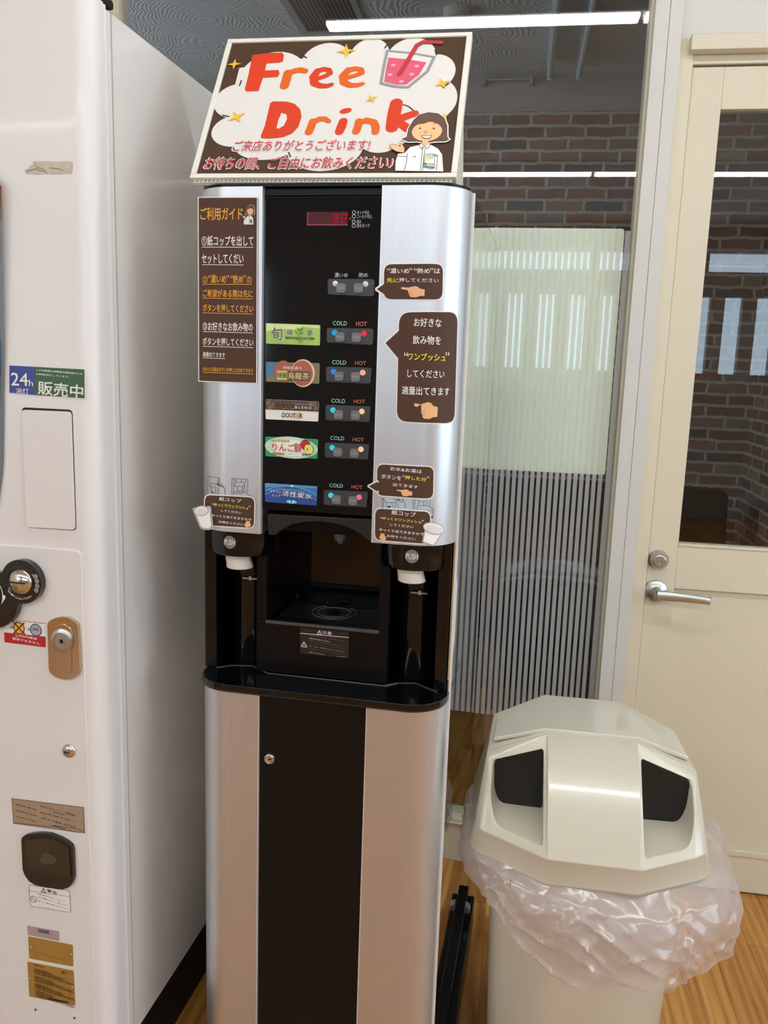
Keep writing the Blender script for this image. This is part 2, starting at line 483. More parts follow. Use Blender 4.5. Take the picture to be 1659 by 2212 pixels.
for k in range(1, 14): x = -1.3 + k * 3.9 / 14; w2.box(x - .06, x + .06, -6.08, -5.98, 1.36, 2.05)
for k in range(1, 4): x = -1.3 + k * 3.9 / 4; w2.box(x - .03, x + .03, -6.08, -5.98, 2.27, 2.44)
o = struct(w2.build('window_2', rearm))
q = B()
for a0, a1, z0, z1 in RH: q.box(a0, a1, -6.06, -6.054, z0, z1)
struct(q.build('pane', GLASS, o))
w3 = B()
for y in (-1.6,): w3.box(2.88, 2.98, y - .04, y + .04, .9, 2.3)
o = struct(w3.build('added_window_right', PALE))
q = B()
for a0, a1, z0, z1 in SH: q.box(2.95, 2.956, a0, a1, z0, z1)
struct(q.build('pane', GLASS, o))
def portal(loc, rot, w, h):
    L = bpy.data.lights.new('daylight_portal', 'AREA'); L.shape = 'RECTANGLE'; L.size = w; L.size_y = h; L.cycles.is_portal = True
    o = bpy.data.objects.new('daylight_portal', L); COL.objects.link(o); o.location = loc; o.rotation_euler = rot
for a0, a1, z0, z1 in RH: portal(((a0 + a1) / 2, -6.12, (z0 + z1) / 2), (math.radians(90), 0, 0), a1 - a0, z1 - z0)
for a0, a1, z0, z1 in SH: portal((3.02, (a0 + a1) / 2, (z0 + z1) / 2), (math.radians(90), 0, math.radians(90)), a1 - a0, z1 - z0)
portal((-3.32, -4.8, 1.55), (math.radians(90), 0, math.radians(-90)), 1.2, 1.3)
portal((-2.72, .98, 1.7), (math.radians(90), 0, math.radians(-90)), 1.1, 1.1)

# partition wall: everything left of the glass and over the door
struct(B().box(-3.2, -1.075, 0, .06, 0, 2.68).box(.316, 2.9, .002, .06, 2.083, 2.68).box(1.055, 2.9, 0, .06, 0, 2.083)
       .build('wall_front', PALE, bevel=.002))
w1 = struct(B().box(-1.075, -1.033, -.012, .06, 0, 2.68).build('window_1', CREAM, bevel=.003))
struct(B().box(.249, .258, -.004, .05, .126, 2.6).box(-1.033, -1.026, -.004, .05, .126, 2.6).build('glazing_bead', CREAM, w1))
struct(B().box(-1.033, .252, .012, .018, .13, 2.6).build('pane', GLASS, w1))
struct(B().box(-1.033, .253, -.01, .06, 2.6, 2.68).build('top_rail', PALE, w1, bevel=.003))
br = B().box(-1.033, .253, -.012, .06, 0, .112).box(-1.033, .253, -.02, .06, .112, .118).box(-1.033, .253, -.012, .06, .118, .127)
struct(br.build('bottom_rail', CREAM, w1, bevel=.002))
# frosted stripes stuck on the glass: one printed film
film = filmmat('frosted_stripe_film', 'eef2f2', .6, .4)
fs = B()
x = .2205
while x > -1.03:
    fs.face([(x - .0049, .0115, .428), (x + .0049, .0115, .428), (x + .0049, .0115, 1.677), (x - .0049, .0115, 1.677)])
    x -= .0152
fs.face([(.2335, .0115, .428), (.2455, .0115, .428), (.2455, .0115, 1.672), (.2335, .0115, 1.672)])
struct(lab(fs.build('stripe_film', film, w1), 'frosted grey vertical stripes on the glass'))
# pale green board leaning on the other side of the glass
bb = B(); bb.prism(roundp([(-.78, 1.087), (.232, 1.087), (.232, 1.678), (-.78, 1.678)], .008), .0195, .0245, 'y')
o = bb.build('backing_board', mat('pale_green_board', 'eef4de', .6))
tag(o, 'pale green board fixed behind the striped glass, above the grey stripes', 'board')

# grey post between glass and door
t1 = B(); t1.box(.255, .2865, -.03, .06, 0, 2.68).box(.2875, .316, -.03, .06, 0, 2.68); t1.box(.2865, .2875, -.027, .05, 0, 2.68)
struct(t1.build('trim_1', PALE, bevel=.0015))

# door
dr = struct(B().box(.316, .349, -.012, .06, 0, 2.083).box(1.022, 1.055, -.012, .06, 0, 2.083).box(.337, 1.034, -.038, .06, 2.05, 2.083)
            .box(.337, 1.034, -.006, .06, 2.03, 2.05).build('door_1', CREAM, bevel=.002))
lf = B(); y0, y1 = 0., .036
lf.box(.351, .42, y0, y1, .006, 2.026).box(.95, 1.02, y0, y1, .006, 2.026).box(.42, .95, y0, y1, 1.936, 2.026).box(.42, .95, y0, y1, .813, .927)
lf.box(.42, .95, y0, y1, .006, .118).box(.42, .95, y0 + .013, y1 - .013, .118, .813)
lf.box(.42, .95, y0 - .004, y0, .108, .122).box(.42, .95, y0 - .003, y0, .922, .929)
leaf = struct(lf.build('door_leaf', CREAM, dr, bevel=.0012))
struct(B().box(.42, .95, .016, .021, .927, 1.936).build('door_glass', GLASS, dr))
hx, hz = .376, .8045
h = B(); h.lathe([(0, -.002), (.0285, -.002), (.0285, -.008), (.025, -.012), (.014, -.016), (.011, -.03), (.011, -.042), (0, -.042)], (hx, 0, hz), 'y', 32)
hp = [(hx - .004, -.046, hz), (hx + .02, -.05, hz), (hx + .06, -.052, hz - .001), (hx + .105, -.05, hz - .004), (hx + .121, -.046, hz - .006)]
rings = []
for i, (px, py, pz) in enumerate(hp):
    hh = [.0125, .0125, .0105, .009, .0085][i]; th = [.009, .006, .0045, .0045, .004][i]
    rings.append([(px, py - th * math.sin(a), pz + hh * math.cos(a)) if abs(math.cos(a)) < .99 else (px, py, pz + hh * math.cos(a)) for a in (2 * PI * k / 16 for k in range(16))])
h.loft(rings)
h.tube([(hx + .119, -.047, hz - .014), (hx + .1215, -.041, hz - .008), (hx + .1225, -.04, hz + .004)], .003, 8)
struct(lab(h.build('door_handle', SATIN, dr, smooth=40), 'satin nickel lever handle'))
lk = B(); lc = (.375, 0, .885)
lk.lathe([(.0001, -.002), (.0245, -.002), (.0245, -.008), (.018, -.021), (.0165, -.021), (.0165, -.0185), (.0155, -.0185), (.0155, -.026), (.014, -.027), (.0055, -.0272), (.0045, -.0262), (.0035, -.0275), (0, -.0278)], lc, 'y', 36)
struct(lab(lk.build('door_lock', SATIN, dr, smooth=30), 'round satin nickel cylinder lock'))

# ---------------------------------------------------------------- dim room behind the glass
struct(B().box(-2.7, 1.15, 1.9, 1.96, 0, 2.481).build('wall_back', brick('old_brick_wallpaper', 0)))
struct(B().box(-2.7, 1.15, 1.9, 1.96, 2.481, 2.64).box(-2.7, 1.05, 1.894, 1.9, 2.476, 2.486).build('trim_2', mat('grey_plaster', 'a39e98', .8)))
struct(B().box(1.05, 1.12, .06, 1.9, 0, 2.64).build('wall_back_right', brick('old_brick_wallpaper_side', 1)))
struct(B().box(-2.7, -2.6, .06, .43, 0, 2.64).box(-2.7, -2.6, 1.53, 1.9, 0, 2.64).box(-2.7, -2.6, .43, 1.53, 0, 1.15).box(-2.7, -2.6, .43, 1.53, 2.25, 2.64).build('wall_back_left', WALLW))
struct(B().box(-2.66, -2.654, .43, 1.53, 1.15, 2.25).build('window_4', GLASS))
struct(B().box(-2.7, 1.15, .06, 1.96, 2.634, 2.70).build('ceiling', swirl_ceiling()))

SOFA = mat('black_leather', '070708', .7, spec=.12, bump=(60, .1))
sf = thing('sofa', 'long black leather sofa against the brick wall behind the glass', 'sofa', (.42, 1.35, 0))
q = B().box(-.5, .5, -.33, .33, .1, .3); q.build('base', SOFA, sf, bevel=.02)
for k in (-1, 0, 1): B().box(-.33 / 1 * .97 + k * .33 + .165 - .165 + .01, k * .33 + .33 * .49, -.36, .12, .3, .43).build('seat_cushion', SOFA, sf, bevel=.03, seg=3)
q = B(); q.hexa([(-.5, .12, .3), (.5, .12, .3), (.5, .33, .3), (-.5, .33, .3), (-.5, .2, .86), (.5, .2, .86), (.5, .33, .86), (-.5, .33, .86)]); q.build('backrest', SOFA, sf, bevel=.03, seg=3)
for x in (-.5, .42): B().box(x, x + .08, -.36, .33, .1, .58).build('armrest', SOFA, sf, bevel=.02)
for x in (-.45, .45):
    for y in (-.28, .28): B().lathe([(0, 0), (.018, 0), (.022, .1), (0, .1)], (x, y, 0), 'z', 12).build('leg', MATTE, sf, smooth=40)
st = thing('side_table', 'low grey-brown wooden table right of the sofa by the brick corner', 'table', (.985, 1.1, 0))
B().box(-.06, .06, -.4, .45, .48, .52).build('tabletop', mat('grey_wood', '6a5d54', .5, var=(30, .2, (4, .4, 1))), st, bevel=.004)
for y in (-.36, .4): B().box(-.045, .045, y - .02, y + .02, 0, .48).build('leg', MATTE, st)
# ceiling fittings of that room
LED = mat('unlit_tube_glass', 'c9d6dc', .2, coat=.4)
def tubefix(x, label):
    t = thing('ceiling_light', label, 'lamp', (x, 1.05, 2.634), 0, None)
    B().box(-.016, .016, -.72, .68, -.04, 0).build('housing', mat('lamp_housing', 'b4bcc0', .4), t, bevel=.004)
    B().lathe([(0, -.70), (.013, -.70), (.013, .68), (0, .68)], (0, 0, -.066), 'y', 16).build('tube', LED, t, smooth=40)
    for y in (-.70, .69): B().box(-.01, .01, y - .012, y + .012, -.082, -.03).build('socket', mat('socket_plastic', 'c2c8ca', .4), t, bevel=.003)
tubefix(.06, 'unlit fluorescent tube on the ceiling behind the glass, left of the pair')
tubefix(.18, 'unlit fluorescent tube on the ceiling behind the glass, nearer the door')
v = thing('ceiling_vent', 'ceiling vent with dark mesh grille above the red and brown sign', 'vent', (-.79, 1.12, 2.634))
B().box(-.14, .14, -.25, .25, -.012, 0).build('frame', mat('vent_plastic', '9a9c94', .5), v, bevel=.004)
q = B()
for k in range(14): q.box(-.1 + k * .0155, -.1 + k * .0155 + .006, -.21, .21, -.016, -.012)
q.mi = 1; q.box(-.105, .115, -.215, .215, -.0128, -.0118); q.build('grille', [mat('grille_grey', '5c5a4c', .6), MATTE], v)
s_ = thing('smoke_detector', 'round pale ceiling detector above the lamp reflection in the glass', 'detector', (-.30, 1.21, 2.634))
B().lathe([(0, 0), (.05, 0), (.05, -.014), (.042, -.03), (.0, -.032)], (0, 0, 0), 'z', 28).build('housing', mat('detector_plastic', 'b9b6a6', .5), s_, smooth=40)
r_ = thing('wall_rail', 'thin metal rail high on the wall beyond the glass beside the tubes', 'rail', (-.12, 1.86, 2.6))
q = B(); q.tube([(-.11, 0, 0), (.11, 0, 0)], .005, 8); q.build('bar', SATIN, r_, smooth=40)
for x in (-.105, .105): B().box(x - .008, x + .008, -.008, .042, -.02, .012).build('bracket', SATIN, r_, bevel=.002)

# ---------------------------------------------------------------- lamps of this room: two rows of tubes
TUBE = emat('lamp_tube_light', 'f5f7f8', LAMP); TUBE_N = emat('lamp_tube_light_near', 'f5f7f8', LAMP_NEAR)
LH = mat('white_lamp_housing', 'd8d8d4', .5)
def lamp(x, y, label, tm=TUBE):
    t = thing('ceiling_lamp', label, 'lamp', (x, y, 2.68), 0, 'ceiling lamps in two rows')
    B().box(-.585, .585, -.04, .04, -.062, 0).build('housing', LH, t, bevel=.004)
    B().box(-.578, .578, -.029, .029, -.078, -.062).build('tube', tm, t, bevel=.004)
for k, x in enumerate((-.2185, .9565, 2.13)): lamp(x, -1.236, 'lit white tube lamp in the ceiling row nearest the glass wall', TUBE_N)
for k, x in enumerate((-2.53, -1.355, -.18, 1.0, 2.18)): lamp(x, -3.71, 'lit white tube lamp in the ceiling row farther from the glass wall')

# ================================================================ WHITE VENDING MACHINE
vm = thing('vending_machine', 'tall white drinks vending machine at the left with coin slot and stickers', 'vending machine', (-.58676,-.57043,0), math.radians(-2.99), origin=(-.5, -.02, 0))
B().box(-.99, -.001, -.339, .30, .149, 1.824).build('cabinet', WHITE_SIDE, vm, bevel=.003)
lab(B().box(-.98, -.019, -.33, .29, 0, .149).build('plinth', MATTE, vm), 'black recessed plinth')
def ring(z, yf, xr=0.):
    r = .026
    return [(-1.0, -.343, z), (-1.0, yf, z)] + [(xr + x, y, z) for x, y in arc(-r, yf + r, r, -90, 0, 8)] + [(xr, -.343, z)]
YM = -.395
q = B(); q.loft([ring(.149, YM), ring(1.28, YM), ring(1.828, -.375)]); q.build('door', WHITE, vm, smooth=25)
B().box(-.004, .0012, -.3425, -.3385, .15, 1.826).build('seam_strip', mat('seam_white', 'f2f0ea', .25), vm)
B().box(-.003, .0008, -.3225, -.3215, .15, 1.823).build('panel_seam', mat('seam_grey', 'b5afa8', .4), vm)
lab(B().box(-.03, .002, -.345, -.315, 1.8265, 1.84).build('hinge_cap', MATTE, vm, bevel=.004), 'black hinge cap on the top corner')
lab(B().box(-.06, -.02, -.34, -.30, .03, .085).build('level_foot', mat('grey_foot', '6d7478', .4), vm, bevel=.006), 'grey levelling foot at the base')
def MM(x, z, h):
    y = YM if z < 1.28 else YM + (z - 1.28) / .548 * .02
    return (x, y - h, z)
def mg(): return G(MM)
# sample display (only its right edge is in view)
q = B(); dw = [(-.95, .99), (-.1676,1.0969), (-.1533,1.1679), (-.1425,1.3408), (-.1368,1.5874), (-.95, 1.66)]
q.prism(roundp(dw, .02), YM - .006, YM - .001, 'y'); dwo = q.build('display_window', mat('display_grey', '6f7478', .4), vm, bevel=.002)
g = mg(); dz = [(-.95, 1.12), (-.1524,1.2587), (-.1441,1.3408), (-.1413,1.4206), (-.95, 1.43)]
g.poly(dz, mat('display_blue', '2f5a78', .3), 28).poly([(-.95, 1.49), (-.1388,1.5242), (-.1375,1.5748), (-.95, 1.63)], mat('display_orange', 'b4703a', .4), 28)
g.build('display_print', dwo)
# strip of torn tape
g = mg(); tp = [(-.1048,1.5983),(-.105,1.5956),(-.102,1.5915),(-.0945,1.5928),(-.0861,1.5909),(-.0733,1.5922),(-.0607,1.5913),(-.046,1.5915),(-.0304,1.5916),(-.0285,1.6034),(-.0298,1.6079),(-.037,1.6085),(-.0558,1.6083),(-.0747,1.609),(-.0937,1.6089),(-.0907,1.6053),(-.0961,1.6032),(-.0993,1.6022),(-.0973,1.5997)]
g.poly(tp, mat('old_tape', 'c6bfae', .7, var=(160, .18)), 0)
for L in ([(-.1039,1.5956),(-.0943,1.5973),(-.0857,1.599),(-.0812,1.5959),(-.0732,1.5957)], [(-.0906,1.6071),(-.0866,1.6017),(-.0752,1.5979),(-.0691,1.5916)], [(-.0667,1.5996),(-.052,1.5985),(-.0438,1.5953)]): g.line(L, .0009, mat('tape_edge', '7d7560', .8), 1, caps=False)
lab(g.build('tape_remnant', vm), 'torn strip of old tape')
# 24h sticker
g = mg(); P4 = [(-.1376,1.3217),(-.0131,1.3201),(-.0135,1.277),(-.1388,1.2806)]
g.poly(roundp(P4, .002), INKW, 0)
bl = mat('blue_print', '2b3f8c', .4); gr = mat('green_print', '2f5a2c', .4)
g.poly([(-.137,1.3212),(-.0948,1.3206),(-.0967,1.2794),(-.1381,1.2811)], bl, 1).poly([(-.0948,1.3206),(-.0141,1.3194),(-.0143,1.2778),(-.0967,1.2794)], gr, 1)
g.text('24', [(-.1344,1.3108),(-.1063,1.2922)], INKW, 2, .02).text('h', [(-.1049,1.3012),(-.098,1.2922)], INKW, 2, .01).text('消灯', [(-.1268,1.2885),(-.1055,1.2799)], INKW, 2, .01)
g.text('この自販機は消費電力量削減のため', [(-.0925,1.3159),(-.017,1.3131)], INKW, 2, .01, 0, -.045).text('24時間消灯しています。', [(-.0927,1.3105),(-.0381,1.3075)], INKW, 2, .01, 0, -.045)
g.text('販売中', [(-.0898,1.2984),(-.0164,1.2789)], INKW, 2, .035, 0, -.05)
g.build('sticker', vm)
# blank cover and lower coin-mechanism door
q = B(); cp = [(-.1175,1.2569),(-.0359,1.2574),(-.0357,1.0803),(-.1176,1.0788)]
q.prism(roundp(cp, .006), YM - .003, YM, 'y'); cov = q.build('blank_cover', WHITE, vm, bevel=.0012)
q = B(); q.prism(roundp([(-.1185,1.2604),(-.035,1.2602),(-.0349,1.0791),(-.1188,1.0777)], .007), YM - .0008, YM + .001, 'y'); q.build('cover_gap', MATTE, cov)
q = B(); lp = [(-.97, (-.1672,1.0452)[1]), (-.0277,1.0475), (-.029,.2306), ((-.029,.2306)[0] + .001, .17), (-.97, .17)]
q.prism(roundp(lp, [.001, .009, .001, .004, .001]), YM - .0025, YM, 'y'); q.build('service_door', WHITE, vm, bevel=.0012)
YD = YM - .0025
def MD(x, z, h): return (x, YD - h, z)
# coin slot housing: two joined rounds
c1, c2 = (-.1229,.9951), (-.1766,.962)
r1, r2 = .0345, .046
pts = []
d = Vector((c2[0] - c1[0], c2[1] - c1[1])); a12 = math.degrees(math.atan2(d.y, d.x))
pts = arc(c1[0], c1[1], r1, a12 + 52, a12 + 308, 28) + arc(c2[0], c2[1], r2, a12 + 180 - 318, a12 + 180 - 42, 30)[0:]
q = B(); q.prism(pts, YD - .012, YD, 'y'); cs = q.build('coin_slot_housing', mat('black_plastic', '151515', .2, coat=.4), vm, bevel=.005, seg=3)
cc = (c1[0] - .0005, YD - .011, c1[1])
lab(B().lathe([(.0205, .001), (.0205, -.001), (.018, -.0045), (.012, -.008), (.006, -.0095), (0, -.0098)], cc, 'y', 36).build('coin_inlet', CHROME, cs, smooth=60), 'domed chrome coin inlet')
B().box(cc[0] - .0125, cc[0] + .0125, cc[1] - .0102, cc[1] - .004, cc[2] - .0005, cc[2] + .0015).build('coin_slit', MATTE, cs)
B().lathe([(.022, -.0117), (.024, -.0135), (.026, -.0117)], (c1[0], YD, c1[1]), 'y', 36).build('inlet_rim', mat('black_plastic', '151515', .2), cs, smooth=60)
def MC(x, z, h): return (x, YD - .0122 - h, z)
g = G(MC); A0 = .0285
for k, tx in enumerate(('10', '50', '100', '500')):
    a = math.radians(-22 + k * 15); px, pz = c1[0] + A0 * math.cos(a), c1[1] + A0 * math.sin(a)
    g.ring((px, pz), .0031, .0006, INKW, 1, 14); g.text(tx, [(px - .0018, pz + .0014), (px + .0018, pz - .0014)], INKW, 1)
tx = '硬貨は1枚ごとに投入してください'
for k, ch in enumerate(tx):
    a = math.radians(216 + k * 92 / (len(tx) - 1)); px, pz = c1[0] + .0265 * math.cos(a), c1[1] + .0265 * math.sin(a)
    g.text(ch, [(px - .0012, pz + .0014), (px + .0012, pz - .0014)], INKW, 1, .02, 0, a + PI / 2)
g.poly([(-.1597,.9884),(-.156,.9821),(-.1539,.9717),(-.15,.9709),(-.1516,.9654),(-.1587,.956),(-.1558,.9651),(-.1558,.9748),(-.1574,.9811)], INKW, 1)
g.build('coin_print', cs)
# red notice about coins
g = G(MD); g.poly([(-.1646,.9283),(-.0923,.9289),(-.0927,.8892),(-.1653,.8903)], mat('sticker_white', 'eeeaea', .5), 0)
g.poly([(-.1646,.9283),(-.0923,.929),(-.0924,.928),(-.1646,.9278)], INKR, 1).poly([(-.165,.9068),(-.0926,.907),(-.0927,.8896),(-.1653,.8905)], mat('sticker_red', 'b81e22', .5), 1)
g.text('新', [(-.1531,.9183),(-.1477,.9144)], INKB, 1, .03).text('旧', [(-.123,.9183),(-.1182,.9139)], INKB, 1, .03)
k1 = [(-.138,.9166),(-.1086,.9162)]
g.ell(k1[0], .0098, .0105, mat('coin_gold', 'e2c83c', .4), 1); g.ring(k1[0], .0092, .0014, INKB, 2)
for s in (1, -1): g.line([(k1[0][0] - .009, k1[0][1] - s * .009), (k1[0][0] + .009, k1[0][1] + s * .009)], .0024, mat('cross_red', '8a1a18', .5), 3)
g.ell(k1[1], .0095, .0105, mat('coin_silver', 'a9adb8', .35), 1); g.ring(k1[1], .0095, .0012, INKB, 2); g.text('500', [(-.1138,.9194),(-.1039,.9151)], INKB, 2, .03)
g.text('新', [(-.1454,.9051),(-.1398,.9012)], INKY, 2, .03).text('500円硬貨', [(-.139,.905),(-.1071,.9011)], INKW, 2, .02, 0, -.07).text('使用できません', [(-.151,.8988),(-.1026,.8947)], INKW, 2, .035, 0, -.08)
g.build('coin_notice', vm)
# lock handle
ho = [(-.084,.9328),(-.0741,.9396),(-.0614,.9442),(-.0471,.944),(-.0322,.9354),(-.0308,.8619),(-.0341,.8539),(-.0452,.8457),(-.0599,.8423),(-.0743,.845),(-.0849,.8533)]
BRASS = mat('polished_lock_metal', 'cdbfa6', .13, metal=1.)
q = B(); q.prism(roundp(ho, .006), YD - .007, YD, 'y'); lh = lab(q.build('lock_plate', BRASS, vm, bevel=.0018, seg=3), 'polished metal lock plate')
q = B(); hi = [(-.0771,.9115),(-.0739,.9237),(-.0655,.9309),(-.0546,.9331),(-.045,.9282),(-.04,.9169),(-.0405,.9034),(-.044,.8903),(-.0443,.8604),(-.0505,.8512),(-.0669,.8493),(-.0738,.8571),(-.0734,.8897),(-.0767,.8996)]
q.prism(roundp(hi, .004), YD - .0082, YD - .006, 'y'); q.build('fold_handle', BRASS, lh, bevel=.0008)
lc = (-.0591,.9067)
B().lathe([(.0185, -.008), (.0185, -.010), (.0155, -.0118), (.012, -.0118), (.0115, -.0105), (.0085, -.0105), (.008, -.0122), (0, -.0122)], (lc[0], YD, lc[1]), 'y', 32).build('key_cylinder', SATIN, lh, smooth=35)
B().box(lc[0] - .001, lc[0] + .0042, YD - .0126, YD - .012, lc[1] - .003, lc[1] + .0032).build('keyhole', MATTE, lh)
kc = (-.0584,.7215)
k = lab(B().lathe([(.0115, 0), (.0115, -.002), (.0105, -.004), (.006, -.0062), (0, -.0068)], (kc[0], YD, kc[1]), 'y', 28).build('cam_lock', CHROME, vm, smooth=60), 'small domed chrome lock')
B().box(kc[0] - .005, kc[0] + .004, YD - .0072, YD - .0055, kc[1] - .0012, kc[1] + .0008).build('key_slit', MATTE, k)
# manager plate
PLATE = mat('bronze_label', 'a38d75', .4); GOLD = mat('gold_plate', 'b08a45', .35, metal=.35)
g = G(MD); g.poly([(-.1671,.6241),(-.0361,.628),(-.0355,.5818),(-.1661,.5786)], mat('bronze_label_edge', '8a7460', .4), 0).poly([(-.1655,.6226),(-.0376,.6265),(-.037,.5835),(-.1646,.5805)], PLATE, 1)
SL = -.115
g.text('管理者名', [(-.1602,.6139),(-.1212,.6119)], INKB, 2, .01, 0, SL).text('連絡先住所', [(-.1599,.6028),(-.1206,.6009)], INKB, 2, .01, 0, SL).text('連絡先電話番号', [(-.1599,.5921),(-.1207,.5907)], INKB, 2, .01, 0, SL)
g.text('みちのくキャンティーン株式会社', [(-.115,.6132),(-.0504,.6168)], INKB, 2, .01, 0, SL).text('青森営業所', [(-.0909,.611),(-.07,.6093)], INKB, 2, .01, 0, SL).text('青森市第二問屋町三丁目6-12', [(-.1145,.6031),(-.0556,.6051)], INKB, 2, .01, 0, SL)
g.text('017-783-0775', [(-.1133,.5928),(-.0515,.5951)], INKB, 2, .035, 0, SL)
g.line([(-.1645,.5819),(-.0971,.5841),(-.0929,.5875),(-.0458,.5882),(-.0423,.586),(-.0375,.586)], .0006, INKB, 2, caps=False).text('自動販売機統一ステッカー', [(-.0931,.5835),(-.0463,.5854)], INKB, 2, .01, 0, SL)
g.build('manager_plate', vm)
# coin return cup
cr = [(-.1484,.5534),(-.1471,.5597),(-.1417,.5651),(-.1292,.5699),(-.1127,.5737),(-.0944,.575),(-.0764,.5709),(-.0626,.5652),(-.0558,.5594),(-.0545,.5497),(-.0544,.5019),(-.0589,.4911),(-.0656,.4839),(-.0759,.479),(-.0944,.4772),(-.1107,.4776),(-.1251,.4775),(-.1373,.4826),(-.1451,.4924),(-.1484,.502)]
q = B(); q.prism(roundp(cr, .003), YD - .006, YD, 'y'); cu = lab(q.build('coin_return', mat('dark_return_plastic', '1d1a15', .25, coat=.3), vm, bevel=.003, seg=3), 'dark plastic coin return cup')
q = B(); fl_ = [(-.1397,.5559),(-.1316,.5611),(-.1049,.5664),(-.0787,.5646),(-.0609,.5566),(-.0592,.5051),(-.0811,.5034),(-.1138,.5008),(-.1363,.5041),(-.1412,.5093)]
q.prism(roundp(fl_, .004), YD - .0085, YD - .005, 'y'); q.build('return_flap', mat('smoked_flap', '2a2418', .15, coat=.5), cu, bevel=.0018)
def MF(x, z, h): return (x, YD - .0086 - h, z)
g = G(MF); em = mat('embossed_mark', '4a453a', .3)
g.poly([(-.1139,.524),(-.1081,.539),(-.1008,.5442),(-.0958,.542),(-.0838,.537),(-.0809,.5334),(-.0883,.5252),(-.1028,.5208)], em, 0).text('おつり・返却', [(-.1166,.5536),(-.0753,.5493)], em, 0, 0, 0, -.1); g.ring([(-.101,.563),(-.101,.563)][0], .002, .001, em, 0); g.build('embossing', cu)
# warning sticker
g = G(MD); wl = roundp([(-.1424,.4721),(-.067,.4745),(-.0664,.435),(-.1413,.4333)], .004)
g.poly(wl, mat('sticker_white', 'eeeaea', .5), 0).line(wl, .0006, INKB, 1, True, False).line([(-.1425,.4612),(-.0669,.4638)], .0005, INKB, 1, caps=False)
g.text('警告', [(-.1086,.4698),(-.0898,.4644)], INKB, 2, .02, 0, SL); g.line([(-.1196,.4632),(-.1147,.4712),(-.1103,.4634)], .0008, INKB, 2, True, False); g.text('!', [(-.1154,.4691),(-.1142,.4642)], INKB, 2, .02)
ci = [(-.1344,.4473),(-.1344,.4473)][0]; g.ring(ci, .0055, .0008, INKB, 2); g.line([(ci[0] - .004, ci[1] + .004), (ci[0] + .004, ci[1] - .004)], .0008, INKB, 2, caps=False)
for k, (t, b) in enumerate((('転倒事故を防ぐために、', 605), ('上に乗らない、揺さぶら', 622), ('ない、傾けないようにし', 625), ('てください。', 490))):
    pass
g.text('転倒事故を防ぐために、', [(-.1272,.4557),(-.0737,.4571)], INKB, 2, .01, 0, SL).text('上に乗らない、揺さぶら', [(-.1268,.449),(-.0705,.451)], INKB, 2, .01, 0, SL)
g.text('ない、傾けないようにし', [(-.1267,.4425),(-.0699,.4441)], INKB, 2, .01, 0, SL).text('てください。', [(-.1259,.4369),(-.0971,.4359)], INKB, 2, .01, 0, SL)
g.build('warning_sticker', vm)
# barcode and rating plates
g = G(MD); g.poly([(-.1489,.3954),(-.089,.3958),(-.0897,.3774),(-.1489,.3778)], mat('barcode_paper', 'a9989a', .5), 0)
b0, b1 = [(-.1285,.3936),(-.1073,.3871)]
for k in range(16): g.poly(rect((b0[0] + (b1[0] - b0[0]) * k / 16, b0[1]), (b0[0] + (b1[0] - b0[0]) * (k + .3 + .3 * ((k * 7) % 3)  / 2) / 16, b1[1])), INKB, 1)
g.text('1234000069013', [(-.1373,.3829),(-.0966,.3823)], INKB, 1, 0, 0, SL); g.build('barcode_label', vm)
def plate(name, P4, holes):
    q = B(); q.prism(roundp(P4, .0025), YD - .0008, YD, 'y'); o = q.build(name, GOLD, vm)
    for c in holes: B().lathe([(.0022, 0), (.0022, -.0012), (.0012, -.002), (0, -.002)], (c[0], YD - .0008, c[1]), 'y', 12).build('rivet', SATIN, o, smooth=50)
    return o
def MG(x, z, h): return (x, YD - .0008 - h, z)
o = plate('model_plate', [(-.1478,.3753),(-.0649,.3751),(-.0653,.3348),(-.148,.3342)], [(-.1425,.3563),(-.0678,.3569)])
g = G(MG); g.text('F1AAU36W6PBGP3××', [(-.1373,.3468),(-.0773,.346)], INKB, 1, .02, 0, SL); g.build('model_print', o)
o = plate('rating_plate', [(-.1517,.3271),(-.0652,.327),(-.0646,.2608),(-.151,.2604)], [(-.1483,.2958),(-.0677,.2959)])
g = G(MG); g.text('F', [(-.0871,.323),(-.0817,.3178)], INKB, 1, .04, .2); g.ring([(-.0795,.3204),(-.0795,.3204)][0], .0025, .0004, INKB, 1, 16)
random.seed(3)
g.text('自動販売機', [(-.1388,.3243),(-.1205,.3223)], INKB, 1, .01, 0, SL)
rows_ = [(-.1391,.3168),(-.1393,.3126),(-.1395,.3072),(-.1393,.3023),(-.1391,.2977),(-.1393,.2929),(-.1396,.2882),(-.1393,.2835),(-.1391,.2788),(-.1393,.2741),(-.1387,.269),(-.1379,.2641)]
for k, (x, z) in enumerate(rows_):
    g.text('定格電圧単相交流100V消費電力' if k % 2 else '形式 屋内用 周波数50/60Hz', [(x, z), (x + .035 + .02 * (k % 3), z - .0042)], INKB, 1, 0, 0, SL)
g.line([(-.1338,.3083),(-.0741,.3088),(-.0741,.2744),(-.1321,.2745)], .0003, INKB, 1, True, False)
q4 = [Vector(p) for p in [(-.1162,.2665),(-.0757,.2668),(-.0758,.263),(-.1164,.2626)]]
for k in range(22):
    t0, t1 = k / 22, (k + .45 + .2 * (k % 2)) / 22
    g.poly([tuple(q4[0].lerp(q4[1], t0)), tuple(q4[0].lerp(q4[1], t1)), tuple(q4[3].lerp(q4[2], t1)), tuple(q4[3].lerp(q4[2], t0))], INKB, 1)
g.build('rating_print', o)
for x, z in [(-.1406,.2365),(-.0672,.2361)]: B().lathe([(.0022, 0), (.0018, -.001), (0, -.0012)], (x, YD, z), 'y', 10).build('screw', mat('screw_dark', '5a524a', .4, metal=.8), vm, smooth=50)

